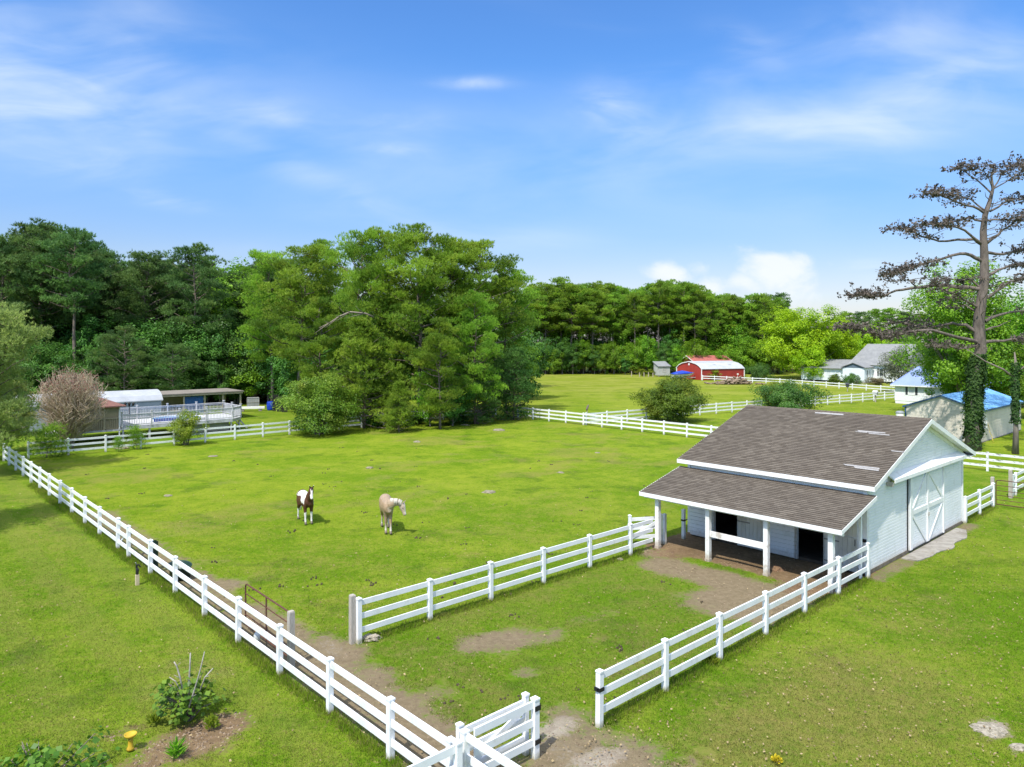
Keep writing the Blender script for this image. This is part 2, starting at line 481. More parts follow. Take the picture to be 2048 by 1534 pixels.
    bright = np.maximum(bright, np.clip((u - 27) / 3, 0, 1) * .95)
    far = np.clip((y - 75) / 60, 0, 1)
    pen = strip(u, v, -18.5, -3, .2, 7.2, .6); dark = np.maximum(dark, pen * .55)
    lawn = np.clip(-(u + 19) / .4 + .5, 0, 1)
    return dirt, sand, clay, dry, bright, far, dark, lawn


def axis(lo, hi, step, outer):
    a = list(np.arange(lo, hi + 1e-6, step)); s = step; p = hi
    while p < outer: s *= 1.22; p += s; a.append(p)
    s = step; p = lo; b = []
    while p > -outer: s *= 1.22; p -= s; b.append(p)
    return np.array(b[::-1] + a)


gx = axis(-42, 46, .3, 2500); gy = axis(6, 78, .3, 2500)
GX, GY = np.meshgrid(gx, gy)
fx_, fy_ = GX.ravel(), GY.ravel()
near = np.clip(1 - np.abs(fy_ - 45) / 200, 0, 1)
gzv = ((fbm(fx_ * .9, fy_ * .9, 3) - .5) * .05 + (fbm(fx_ * .12, fy_ * .12, 9) - .5) * .10) * near - .03
me = bpy.data.meshes.new('ground')
nx, ny = len(gx), len(gy)
idx = np.arange(nx * ny).reshape(ny, nx)
quads = np.stack([idx[:-1, :-1], idx[:-1, 1:], idx[1:, 1:], idx[1:, :-1]], -1).reshape(-1, 4)
me.vertices.add(nx * ny); me.vertices.foreach_set('co', np.stack([fx_, fy_, gzv], 1).astype(np.float32).ravel())
me.loops.add(quads.size); me.loops.foreach_set('vertex_index', quads.astype(np.int32).ravel())
me.polygons.add(len(quads)); me.polygons.foreach_set('loop_start', np.arange(0, quads.size, 4, dtype=np.int32)); me.polygons.foreach_set('loop_total', np.full(len(quads), 4, np.int32))
me.polygons.foreach_set('use_smooth', [True] * len(quads)); me.update(calc_edges=True)
FN = ('dirt', 'sand', 'clay', 'dry', 'bright', 'far', 'dark', 'lawn')
for nm, a in zip(FN, ground_fields(fx_, fy_)):
    at = me.attributes.new(nm, 'FLOAT', 'POINT'); at.data.foreach_set('value', a.astype(np.float32))


def turf_colour(k, blade=False):
    """colour of the turf from the place it grows; shared by the ground sheet and the blades"""
    P = k.pos()
    big = k.noise(P, .16, 4, .6); mid = k.noise(P, .9, 5, .65); small = k.noise(P, 5.0, 5, .7); tiny = k.noise(P, 15, 4, .75)
    green, pale = (.084, .165, .006), (.172, .226, .022)
    f = k.math('ADD', k.math('ADD', k.math('MULTIPLY', big, .27), k.math('MULTIPLY', mid, .25)), k.math('ADD', k.math('MULTIPLY', small, .24), k.math('MULTIPLY', tiny, .24)))
    c = k.mix(k.ramp(f, .43, .57), green, pale)
    br = k.mix(k.ramp(f, .41, .60), (.098, .178, .006), (.215, .262, .022))
    c = k.mix(k.attr('bright'), c, br)
    c = k.mix(k.math('MULTIPLY', k.attr('far'), .8), c, k.mix(k.ramp(big, .4, .6), (.165, .200, .018), (.225, .235, .045)))
    c = k.mix(k.math('MULTIPLY', k.attr('dark'), k.ramp(mid, .35, .6)), c, (.082, .140, .014))
    # mown stripes of the lawn outside the fence
    uvp = k.mapping(P, (1, 1, 1), (0, 0, -TH))
    sx = k.n('ShaderNodeSeparateXYZ'); k.t.links.new(uvp, sx.inputs[0])
    wv = k.math('SINE', k.math('ADD', k.math('MULTIPLY', sx.outputs[0], 3.6), k.math('MULTIPLY', mid, 3.0)))
    c = k.mix(k.math('MULTIPLY', k.attr('lawn'), k.ramp(wv, -.6, .7, 0, .42)), c, (.165, .192, .034))
    # weeds and dung greens: darker spots with their own shape
    sp = k.math('MULTIPLY', k.ramp(k.noise(k.mapping(P, (1, 1, 1), (0, 0, 0), (17, 5, 3)), .42, 4, .6), .56, .66), k.ramp(small, .32, .6))
    c = k.mix(k.math('MULTIPLY', sp, .62), c, (.042, .095, .008))
    tn = k.math('MULTIPLY', k.ramp(k.noise(k.mapping(P, (1, 1, 1), (0, 0, 0), (7, 15, 3)), .30, 5, .65), .57, .70), k.ramp(small, .3, .65))
    c = k.mix(k.math('MULTIPLY', tn, .55), c, (.20, .18, .065))
    dn = k.math('ADD', k.attr('dry'), k.math('MULTIPLY', k.math('SUBTRACT', k.math('ADD', k.math('MULTIPLY', small, .55), k.math('MULTIPLY', mid, .45)), .5), 1.6))
    dry = k.mix(tiny, (.165, .138, .042), (.225, .19, .07))
    c = k.mix(k.ramp(dn, .36, 1.05, 0, .66), c, dry)
    # straw flecks everywhere
    fl = k.ramp(k.noise(k.mapping(P, (1, 1, 1), (0, 0, 0), (3, 9, 1)), 7.5, 4, .75), .56, .70, 0, .75)
    c = k.mix(k.math('MULTIPLY', fl, k.ramp(k.attr('bright'), .3, 1.0, 1.0, .45)), c, (.23, .19, .07))
    return c, (big, mid, small, tiny), P


gm, gt = new_mat('turf_ground'); k = NT(gt)
c, (big, mid, small, tiny), P = turf_colour(k)
wob = k.math('MULTIPLY', k.math('SUBTRACT', k.math('ADD', k.math('MULTIPLY', mid, .35), k.math('ADD', k.math('MULTIPLY', small, .4), k.math('MULTIPLY', tiny, .25))), .5), 2.9)
grain = k.noise(P, 60, 3, .7)
dirtc = k.mix(k.ramp(small, .3, .7), (.270, .205, .140), (.175, .130, .088)); dirtc = k.mix(k.math('MULTIPLY', grain, .45), dirtc, (.11, .085, .058))
clayc = k.mix(k.ramp(mid, .3, .7), (.255, .170, .104), (.170, .110, .068)); clayc = k.mix(k.math('MULTIPLY', k.ramp(small, .35, .65), .5), clayc, (.10, .068, .042))
sandc = k.mix(k.ramp(small, .35, .65), (.36, .32, .26), (.25, .21, .165))
c = k.mix(k.ramp(k.math('ADD', k.attr('dirt'), wob), .28, .86, 0, .92), c, dirtc)
c = k.mix(k.ramp(k.math('ADD', k.attr('clay'), wob), .28, .80, 0, .95), c, clayc)
c = k.mix(k.ramp(k.math('ADD', k.attr('sand'), wob), .42, .80, 0, .9), c, sandc)
hgt = k.math('ADD', k.math('MULTIPLY', small, .5), k.math('ADD', k.math('MULTIPLY', tiny, .35), k.math('MULTIPLY', grain, .18)))
k.out(k.bsdf(c, .95, k.bump(hgt, .8, .08), .04))
me.materials.append(gm)
tag(put('ground', me), kind='structure')

# grass blades on the turf nearest the camera: one mass
rg = np.random.default_rng(5)
NB = 820000
yv = 11.5 * (46 / 11.5) ** (rg.random(NB) ** 1.15)
xv = (rg.random(NB) * 2 - 1) * (.735 * yv + .5)
tu, tv = [], []                                   # taller grass left standing along the fences and walls
for a_, b_, n_ in (((-18.95, 0), (-19.2, 40), 26000), ((-16.4, 7.34), (-3, 7.34), 9000), ((-14.8, -.12), (-.3, -.12), 12000), ((11.2, -.06), (15.8, -.06), 2500)):
    t_ = rg.random(n_); cl_ = .07 + .10 * fbm(t_ * 40, t_ * 0 + 3.3, 41)
    tu.append(a_[0] + (b_[0] - a_[0]) * t_ + rg.normal(0, 1, n_) * cl_); tv.append(a_[1] + (b_[1] - a_[1]) * t_ + rg.normal(0, 1, n_) * cl_)
tu, tv = np.concatenate(tu), np.concatenate(tv)
tall = np.concatenate([np.zeros(NB, bool), np.ones(len(tu), bool)]); NB = len(tall)
xv = np.concatenate([xv, C0.x + tu * U.x + tv * V.x]); yv = np.concatenate([yv, C0.y + tu * U.y + tv * V.y])
fl = ground_fields(xv, yv)
bare = np.maximum(np.maximum(fl[0], fl[2]), fl[1]) + (fbm(xv * 2.2, yv * 2.2, 21) - .5) * 1.3
uu, vv = to_uv(xv, yv)
inside = (uu > -.1) & (uu < 11.1) & (vv > -.6) & (vv < 7.6)
keep = (bare < np.where(tall, .8, .45)) & ~inside & (rg.random(NB) < np.where(tall, 1, np.clip((45 - yv) / 22, 0, 1)))
xv, yv = xv[keep], yv[keep]; fl = [a[keep] for a in fl]; tall = tall[keep]; nb = len(xv)
ang = rg.random(nb) * 2 * np.pi; hgt_ = (.014 + .026 * rg.random(nb) ** 2) * (1 + .5 * fbm(xv * .8, yv * .8, 31)); wd = .005 + .0035 * rg.random(nb) + yv * .00018
hgt_ = hgt_ * np.where(tall, 3.2, 1)
lean = hgt_ * np.where(tall, .6, 1) * (.4 + .8 * rg.random(nb)); la = rg.random(nb) * 2 * np.pi
dxy = np.stack([np.cos(ang), np.sin(ang)], 1) * wd[:, None]
zb = ((fbm(xv * .9, yv * .9, 3) - .5) * .05 + (fbm(xv * .12, yv * .12, 9) - .5) * .10) * np.clip(1 - np.abs(yv - 45) / 200, 0, 1) - .04
b0 = np.stack([xv - dxy[:, 0], yv - dxy[:, 1], zb], 1); b1 = np.stack([xv + dxy[:, 0], yv + dxy[:, 1], zb], 1)
tp = np.stack([xv + np.cos(la) * lean, yv + np.sin(la) * lean, zb + .01 + hgt_], 1)
bm_, bt_ = new_mat('grass_blade'); k = NT(bt_)
c, _, P = turf_colour(k)
c = k.mix(k.ramp(k.attr('tint'), .24, .14, 0, .8), c, (.25, .21, .08))
hv = k.n('ShaderNodeHueSaturation'); bt_.links.new(c, hv.inputs['Color']); bt_.links.new(k.math('ADD', k.math('MULTIPLY', k.attr('tint'), 1.1), .80), hv.inputs['Value'])
a_ = k.bsdf(hv.outputs[0], .75, None, .06); tr = k.n('ShaderNodeBsdfTranslucent'); bt_.links.new(hv.outputs[0], tr.inputs[0])
mx = k.n('ShaderNodeMixShader'); mx.inputs[0].default_value = .45; bt_.links.new(a_, mx.inputs[1]); bt_.links.new(tr.outputs[0], mx.inputs[2]); k.out(mx.outputs[0])
at = {n_: a for n_, a in zip(FN, fl)}; at['tint'] = rg.random(nb)
tag(put('grass', np_mesh('grass', np.stack([b0, b1, tp], 1), 3, bm_, at)), 'short mown green grass blades covering the paddock and lawn', 'grass', kind='stuff')
# ------------------------------------------------------------------ white rail fences
POSTW, RAILZ3 = .127, (1.09, .715, .32)


def post_mesh(name, h, mat, w=POSTW):
    m = MB(); a = w / 2; b = a + .010
    m.add([(-a, -a, -.15), (a, -a, -.15), (a, a, -.15), (-a, a, -.15), (-a, -a, h - .05), (a, -a, h - .05), (a, a, h - .05), (-a, a, h - .05)],
          [(3, 2, 1, 0), (4, 5, 6, 7), (0, 1, 5, 4), (1, 2, 6, 5), (2, 3, 7, 6), (3, 0, 4, 7)])
    m.box(-b, b, -b, b, h - .048, h - .012)
    m.add([(-b, -b, h - .012), (b, -b, h - .012), (b, b, h - .012), (-b, b, h - .012), (0, 0, h + .03)], [(0, 1, 4), (1, 2, 4), (2, 3, 4), (3, 0, 4)])
    return m.mesh(name, mat)


def rail_mesh(ln, mat, hh=.15, tk=.042, sag=0.0):
    m = MB(); m.box(POSTW / 2 - .02, ln - POSTW / 2 + .02, -tk / 2, tk / 2, -hh / 2, hh / 2)
    return m.mesh('rail', mat)


POSTS = {}; RAILS = {}


def fence(label, group, p0, p1, stops, zs=RAILZ3, h=1.23, mat=WHITE, every=1, posts=None, cat='fence', name='rail_fence', jitter=1.0, parity=None):
    """one run: posts at the given distances from p0 towards p1, rails bay by bay"""
    p0, p1 = Vector(p0), Vector(p1); d_ = p1 - p0; az = math.atan2(d_.y, d_.x)
    root = empty(name, p0, az, label, cat, group)
    key = (h, mat.name)
    if key not in POSTS: POSTS[key] = post_mesh('post', h, mat)
    for i, s in enumerate(stops):
        if posts and i not in posts: continue
        o = put('post', POSTS[key], root, (s, 0, RND.uniform(-.015, .012) * jitter), 0)
        o.rotation_euler = (RND.gauss(0, .007) * jitter, RND.gauss(0, .006) * jitter, RND.gauss(0, .02) * jitter)
    seq = list(stops[::every])
    if seq[-1] != stops[-1]: seq.append(stops[-1])
    for a, b in zip(seq[:-1], seq[1:]):
        ln = round(b - a, 2)
        for z in zs:
            kk = (ln, mat.name)
            if kk not in RAILS: RAILS[kk] = rail_mesh(ln, mat)
            o = put('rail', RAILS[kk], root, (a, 0, z + RND.uniform(-.008, .008) * jitter)); o.rotation_euler.y = RND.gauss(0, .0025) * jitter
    return root


FG = 'white three rail fences round the horse paddock'
LSTOPS = [0, 2.0, 4.5, 7.1, 9.75, 12.35, 15.05, 17.75, 20.5, 22.05, 24.9, 27.55, 30.2, 32.85, 35.5, 38.15, 40.8, 43.45, 46.1, 48.7, 51.0]
UL = -18.85
fence('long white rail fence from the near corner along the lawn to the left edge', FG, uv(UL - .07, -.05), uv(UL - .30, 51), LSTOPS)
fence('short white rail fence leaving the near corner post towards the lower left over the lawn', FG, uv(UL - .04, -.2), uv(UL - 8, -.2), [0, 2.6, 5.2, 7.8])
fence('white rail fence leaving the near corner gate straight towards the viewer', FG, uv(-18.55, -.02), uv(-18.55, -8), [0, 2.6, 5.2, 7.8])
panel = fence('white rail panel one bay long with black hinges behind the open corner gate', FG, uv(-18.55, -.02), uv(-16.74, -.02), [0.16, 1.81], posts=[1])
fence('white rail fence from the corner gateway to the front corner of the white barn', FG, uv(-14.86, -.12), uv(-.2, -.12), [round(i * 2.443, 3) for i in range(7)])
fence('white rail fence between the pen and the paddock that ends at a grey wooden post', FG, uv(-16.48, 7.34), uv(-2.8, 7.34), [0, 2.45, 4.9, 7.34, 9.78, 12.2, 13.7], posts=range(6))
fence('white rail fence closing the far left side of the paddock before the pool deck', FG, uv(-18.6, 50.9), uv(27, 50.9), [round(.9 + i * 2.47, 2) for i in range(19)])
fence('white rail fence across the far end of the paddock that runs behind the barn roof', FG, uv(26.9, 47.4), uv(26.9, 5), [round(i * 2.42, 2) for i in range(16)])
fence('white rail fence with blackened peeling paint below the bare tree', None, uv(27.4, 8), uv(27.4, -9), [round(i * 2.45, 2) for i in range(7)], mat=OLDWHITE)
fence('short white rail fence between the back corner of the barn and the rusty gate', None, uv(11.15, -.06), uv(15.8, -.06), [0.05, 2.3, 4.6])
fence('white rail fence beyond the rusty gate at the right edge', None, uv(19.3, -.06), uv(27, -.06), [0.0, .75, 3.2, 5.6, 7.9])
a = ground_at(1172, 850); b = ground_at(1464, 824.4); e_ = ground_at(1790, 798.8)
n_ = int((b - a).length / 2.5)
fence('white rail fence leaving the far paddock fence and passing behind the round bush', 'white fences across the far fields', a, b, [round(i * (b - a).length / n_, 3) for i in range(n_ + 1)], every=2)
n_ = int((e_ - b).length / 2.5)
fence('white rail fence from behind the dark bush to the cottage with the blue hip roof', 'white fences across the far fields', b, e_, [round(i * (e_ - b).length / n_, 3) for i in range(n_ + 1)], every=2, posts=range(1, n_ + 1))
a = ground_at(1405, 760.6); b = ground_at(1560, 768); e_ = ground_at(1792, 786)
n_ = int((b - a).length / 2.6)
fence('white two rail fence from the corner of the red metal barn behind the log pile', 'white fences across the far fields', a, b, [round(i * (b - a).length / n_, 3) for i in range(n_ + 1)], zs=(.9, .45), h=1.08, every=2)
n_ = int((e_ - b).length / 2.6)
fence('white two rail fence running in front of the grey roofed house', 'white fences across the far fields', b, e_, [round(i * (e_ - b).length / n_, 3) for i in range(n_ + 1)], zs=(.9, .45), h=1.08, every=2, posts=range(1, n_ + 1))


def gate_leaf(label, p0, az, ln, brace=True, name='rail_gate', zs=(1.06, .70, .32), tilt=0.0, group=None):
    root = empty(name, p0, az, label, 'gate', group)
    pm_ = post_mesh('stile', 1.19, WHITE, .105)
    for x in (0, ln):
        o = put('stile', pm_, root, (x, 0, .06)); o.rotation_euler.z = RND.gauss(0, .02)
    for z in zs:
        m = MB(); m.box(.04, ln - .04, -.02, .02, z - .07, z + .07); m.build('rail', WHITE, root)
    if brace:
        m = MB(); m.bar((.08, .042, zs[0] - .10), (ln - .08, .042, zs[2] + .02), .035, .13); m.build('brace', WHITE, root)
    return root


g = gate_leaf('open white corner gate with a diagonal brace folded back beside the fence panel', uv(-16.8, .2), TH + math.pi, 1.72)
# hinges on the panel's end post


def hinge(root):
    m = MB(); m.box(-.075, .078, -.085, -.072, -.05, .05); m.box(.070, .084, -.085, .085, -.05, .05); m.build('plate', BLACK, root)
    m = MB()
    for zz in (-.06, 0, .05): m.box(.084, .097, -.06, .06, zz - .015, zz + .02)
    m.tube([(.09, -.02, -.08), (.09, -.02, .08)], .016); m.build('barrel', BLACK, root)


for z_ in (1.02, .34):
    hg_ = bpy.data.objects.new('hinge', None); link(hg_, panel); hg_.location = (1.81, 0, z_); hinge(hg_)
root = empty('gate_latch', uv(-14.86, -.12, .82), TH, 'black latch strap round the white post opposite the corner gate', 'latch')
m = MB(); m.box(-.08, .08, -.082, -.068, -.045, .04); m.box(-.084, -.070, -.08, .08, -.045, .04); m.build('strap', BLACK, root)
m = MB(); m.box(-.11, -.084, -.03, .05, -.03, .055); m.tube([(-.10, -.06, .05), (-.10, .06, .035)], .012); m.build('bolt', BLACK, root)
# small gate in the long fence, at 20.5-22 m
root = empty('fence_brace', uv(UL - .07, 20.5, 0), TH + math.pi / 2, 'white diagonal bar across the little gate in the long fence', 'gate bar')
m = MB(); m.bar((.12, 0, 1.02), (1.42, 0, .30), .03, .06); m.build('bar', WHITE, root)
m = MB(); m.box(.02, .10, -.03, .02, .80, .90); m.box(1.42, 1.52, -.03, .02, .98, 1.06); m.box(1.42, 1.52, -.03, .02, .26, .32); m.build('latch', BLACK, root)
# gateway beside the barn porch
root = empty('gate_post', uv(-.68, 7.3), TH, 'lone white post with a black latch between the porch and the barn wall', 'gate post')
put('post', POSTS[(1.23, WHITE.name)], root)
m = MB(); m.box(-.085, .085, -.085, .085, .74, .80); m.tube([(-.14, -.09, .76), (.14, -.09, .79)], .022); m.build('latch', BLACK, root)
root = empty('gate_post', uv(-1.95, 7.38), TH, 'white post that carries the small gate behind the porch corner', 'gate post')
put('post', POSTS[(1.23, WHITE.name)], root)
gate_leaf('small white gate standing open behind the left corner post of the porch', uv(-2.08, 7.5), TH + R(150), 1.35)


def wood_post(label, p, h, w, rz=0, mat=GREYWOOD, name='wooden_post', group=None):
    m = MB(); a = w / 2
    vs = []
    for z, s in ((-.2, 1.02), (h * .5, 1.0), (h - .03, .97), (h, .84)):
        vs += [(-a * s, -a * s, z), (a * s, -a * s, z + RND.uniform(-.01, .01)), (a * s, a * s, z), (-a * s, a * s, z)]
    fs = [(3, 2, 1, 0), (12, 13, 14, 15)]
    for i in range(3):
        for j in range(4): fs.append((i * 4 + j, i * 4 + (j + 1) % 4, (i + 1) * 4 + (j + 1) % 4, (i + 1) * 4 + j))
    m.add(vs, fs)
    return tag(m.build(name, mat, None, False, None, p, rz), label, 'post', group)


wood_post('grey weathered wooden post beside the end of the pen fence', uv(-16.62, 7.46), 1.33, .15, TH)
wood_post('grey weathered wooden post that holds the rusty gate frame by the long fence', uv(-18.55, 7.25), 1.42, .15, TH)
wood_post('grey wooden post taller than the white fence post where the rusty tube gate hangs', uv(15.98, .02), 1.5, .15, TH)
wood_post('grey wooden post standing alone behind the rusty tube gate', uv(19.05, -.06), 1.5, .16, TH)


def tube_gate(label, p, az, ln, h, bars, verts, legs=True):
    root = empty('tube_gate', p, az, label, 'gate')
    m = MB(); c_ = .10
    m.tube([(0, 0, .12), (0, 0, h - c_), (.03, 0, h - .03), (c_, 0, h), (ln - c_, 0, h), (ln - .03, 0, h - .03), (ln, 0, h - c_), (ln, 0, .12), (0, 0, .12)], .024, 8)
    m.build('frame', RUST, root)
    for z in bars:
        m = MB(); m.tube([(0, 0, z), (ln, 0, z + .01)], .016, 8); m.build('bar', RUST, root)
    for x in verts:
        m = MB(); m.box(x - .03, x + .03, -.012, .012, .13, h - .01); m.build('upright', RUST, root)
    return root


tube_gate('rusty brown steel gate with a wide upright swung back inside the long fence', uv(-18.5, 7.45), TH + math.pi / 2 - R(1), 3.0, 1.32, (.40, .74, 1.02), (1.5,))
tube_gate('rusty brown tube gate beyond the back corner of the barn at the right edge', uv(16.1, -.1), TH - math.pi / 2 + R(2), 3.6, 1.35, (.35, .58, .82, 1.08), ())

# ------------------------------------------------------------------ the white barn
barn = empty('horse_barn', C0, TH, 'white sided horse barn with a brown shingle roof and an open lean to porch', 'barn')
RX, RZ, SL = 5.75, 5.25, .334
XE0, XE1, Y0, Y1 = -.18, 11.68, -.34, 7.94
WL = 10.95; WY = 7.5


def roof_under(x): return RZ - SL * abs(x - RX) - .13


def lap(mb, o, t, n, z0, z1, expo, spans, proud=.015):
    """lap siding: courses of boards each leaning out at its foot"""
    z = z0; o = Vector(o); t = Vector(t); n = Vector(n); band = min(.034, expo * .3); Z = lambda h: Vector((0, 0, h))
    while z < z1 - .02:
        zt = min(z + expo, z1); zm = max(zt - band, z + .01)
        for a, b in spans(z, zt):
            if b - a < .03: continue
            p = o + t * a; q = o + t * b; f_ = n * proud; r_ = n * .001
            mb.quad(p + f_ + Z(z), q + f_ + Z(z), q + f_ + Z(zm), p + f_ + Z(zm))
            mb.quad(p + f_ + Z(zm), q + f_ + Z(zm), q + r_ + Z(zm), p + r_ + Z(zm))
            mb.quad(p + r_ + Z(zm), q + r_ + Z(zm), q + r_ + Z(zt), p + r_ + Z(zt))
            mb.quad(p + Z(z), q + Z(z), q + f_ + Z(z), p + f_ + Z(z))
        z += expo


def gable_spans(z, zt):
    zz = max(z, 0)
    half = (RZ - .14 - zz) / SL
    a, b = max(0.0, RX - half), min(WL, RX + half)
    return [(a, b)] if b > a else []


# solid cores of the walls, siding outside
m = MB(); poly = [(0.02, .12), (WL - .02, .12), (WL - .02, roof_under(WL) - .01), (RX, roof_under(RX) - .01), (.02, roof_under(0) - .01)]
m.prism(poly, .0, .10); lap(m, (0, 0, 0), (1, 0, 0), (0, -1, 0), .14, 5.1, .118, gable_spans)
m.build('gable_wall', SIDING, barn)
m = MB(); m.prism(poly, WY - .1, WY - .012); lap(m, (0, WY, 0), (1, 0, 0), (0, 1, 0), .14, 5.1, .118, gable_spans); m.build('gable_wall', SIDING, barn)
m = MB(); m.box(WL - .1, WL, .1, WY - .1, .12, roof_under(WL)); lap(m, (WL, 0, 0), (0, 1, 0), (1, 0, 0), .14, 3.3, .118, lambda a, b: [(0, WY)]); m.build('back_wall', SIDING, barn)
OPEN = ((5.13, 6.22), (1.55, 2.58))
FW = []; prev = .1
for a, b in sorted(OPEN): FW.append((prev, a)); prev = b
FW.append((prev, WY - .1))
m = MB()
for a, b in FW: m.box(0, .10, a, b, .02, roof_under(0))
for a, b in OPEN: m.box(0, .10, a, b, 2.38, roof_under(0))
lap(m, (0, 0, 0), (0, 1, 0), (-1, 0, 0), .05, 2.9, .165, lambda z0, z1: (FW if z0 < 2.3 else [(.1, WY - .1)]), .045)
m.build('stall_wall', SIDING, barn)
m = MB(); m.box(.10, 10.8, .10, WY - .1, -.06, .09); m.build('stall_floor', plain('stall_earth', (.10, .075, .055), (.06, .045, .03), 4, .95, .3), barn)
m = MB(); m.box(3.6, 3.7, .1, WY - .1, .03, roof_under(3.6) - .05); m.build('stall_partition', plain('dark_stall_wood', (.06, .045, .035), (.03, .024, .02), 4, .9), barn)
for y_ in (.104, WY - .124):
    m = MB(); m.box(.12, 3.58, y_, y_ + .02, .095, 2.9); m.build('shade_lining', MATS['dark_stall_wood'], barn)  # dark sheets added inside so the openings look deep in shade
for a, b in OPEN:
    m = MB()
    for y in (a - .10, b): m.box(-.045, -.004, y, y + .10, .03, 2.46)
    m.box(-.044, -.004, a - .1, b + .1, 2.462, 2.56); m.build('door_frame', BOARD, barn)
m = MB(); m.box(-.03, WL + .02, -.03, .0, .0, .135); m.box(WL, WL + .03, 0, WY, .0, .135); m.build('foundation', plain('mossy_foundation', (.20, .17, .13), (.11, .095, .07), 4, .95, .3), barn)
for x0, x1, y0, y1 in ((-.04, .10, -.042, -.02), (WL - .10, WL + .042, -.042, -.02), (-.042, -.028, -.02, .10), (-.042, -.028, WY - .10, WY + .02), (WL + .022, WL + .042, -.02, .1)):
    m = MB(); m.box(x0, x1, y0, y1, .10, roof_under(x0 if x0 < 5 else WL) - .02); m.build('corner_trim', TRIM, barn)


def shingle_mat():
    mt, nt = new_mat('brown_shingle'); k = NT(nt)
    uvn = k.n('ShaderNodeUVMap').outputs[0]
    br = k.n('ShaderNodeTexBrick'); nt.links.new(uvn, br.inputs['Vector'])
    for nm, v_ in (('Scale', 1.0), ('Mortar Size', .006), ('Mortar Smooth', .3), ('Brick Width', .26), ('Row Height', .143), ('Bias', 0.0)): br.inputs[nm].default_value = v_
    br.offset = .37; br.squash = 1.0; br.inputs['Color1'].default_value = (0, 0, 0, 1); br.inputs['Color2'].default_value = (1, 1, 1, 1); br.inputs['Mortar'].default_value = (.2, .2, .2, 1)
    P = k.obj()
    n1 = k.noise(P, .7, 5, .6); n2 = k.noise(P, 60, 3, .7); n3 = k.noise(k.mapping(P, (1, 1, 1), (0, 0, 0), (5, 1, 2)), 3.2, 4, .6)
    base = k.mix(br.outputs['Color'], (.104, .086, .068), (.190, .163, .132))
    base = k.mix(k.ramp(n1, .35, .7, 0, .55), base, (.115, .096, .078))
    base = k.mix(k.ramp(n3, .6, .75, 0, .6), base, (.17, .15, .125))
    base = k.mix(k.math('MULTIPLY', n2, .35), base, (.06, .052, .046))
    h = k.math('ADD', k.math('MULTIPLY', br.outputs['Fac'], -.6), k.math('MULTIPLY', n2, .5))
    k.out(k.bsdf(base, .92, k.bump(h, .5, .012), .2)); return mt


SHINGLE = shingle_mat()


def shingle_slope(name, xa, za, xb, zb, y0, y1, parent, thick=.09, mat=None):
    """roof slope from its foot (xa, za) up to (xb, zb); stepped courses on top, UVs in metres"""
    mat = mat or SHINGLE
    dx, dz_ = xb - xa, zb - za; ln = math.hypot(dx, dz_); tx, tz = dx / ln, dz_ / ln
    nx_, nz_ = -tz * (1 if dx > 0 else -1), abs(tx)
    vs = []; fs = []; uvs = []
    n = int(ln / .143)
    wob = [RND.uniform(-.006, .006) for _ in range(n + 2)]
    for i in range(n + 1):
        s0, s1 = i * .143, min((i + 1) * .143 + .01, ln)
        if s1 - s0 < .02: continue
        lift0, lift1 = .026 + wob[i] * .5, .002
        b = len(vs)
        for s_, l_, y in ((s0, lift0, y0), (s0, lift0, y1), (s1, lift1, y1), (s1, lift1, y0)):
            vs.append((xa + tx * s_ + nx_ * l_, y, za + tz * s_ + nz_ * l_)); uvs.append((y, s_ + .0015))
        for s_, l_, y in ((s0, 0, y0), (s0, 0, y1)):
            vs.append((xa + tx * s_ + nx_ * l_, y, za + tz * s_ + nz_ * l_)); uvs.append((y, s_ + .02))
        fs += [(b, b + 1, b + 2, b + 3), (b + 4, b + 5, b + 1, b)]
    b = len(vs)   # slab
    for (x, z) in ((xa, za), (xb, zb)):
        for y in (y0, y1):
            vs.append((x, y, z)); uvs.append((y, 0)); vs.append((x - nx_ * thick, y, z - nz_ * thick)); uvs.append((y, 0))
    fs += [(b, b + 1, b + 3, b + 2), (b + 4, b + 6, b + 7, b + 5), (b, b + 4, b + 5, b + 1), (b + 2, b + 3, b + 7, b + 6), (b + 1, b + 5, b + 7, b + 3)]
    me = bpy.data.meshes.new(name); me.from_pydata(vs, [], fs); me.update()
    ul = me.uv_layers.new(name='UVMap')
    for lp in me.loops: ul.data[lp.index].uv = uvs[lp.vertex_index]
    me.materials.append(mat)
    return put(name, me, parent)


ze = RZ - SL * (RX - XE0)
shingle_slope('main_roof', XE0, ze, RX, RZ, Y0, Y1, barn)
shingle_slope('main_roof', XE1, ze, RX, RZ, Y0, Y1, barn)
m = MB(); y = Y0
while y < Y1 - .05:
    y2 = min(y + .31, Y1)
    m.add([(RX - .15, y, RZ - .035), (RX - .15, y2, RZ - .040), (RX, y2, RZ + .028), (RX, y, RZ + .034), (RX + .15, y, RZ - .035), (RX + .15, y2, RZ - .040)], [(0, 1, 2, 3), (3, 2, 5, 4)]); y += .27
me = m.mesh('ridge_cap', SHINGLE); me.uv_layers.new(name='UVMap'); put('ridge_cap', me, barn)
LX0, LZ0, LX1, LZ1 = -2.9, 2.21, .02, 2.93
shingle_slope('porch_roof', LX0, LZ0, LX1, LZ1, Y0, Y1 - .02, barn)
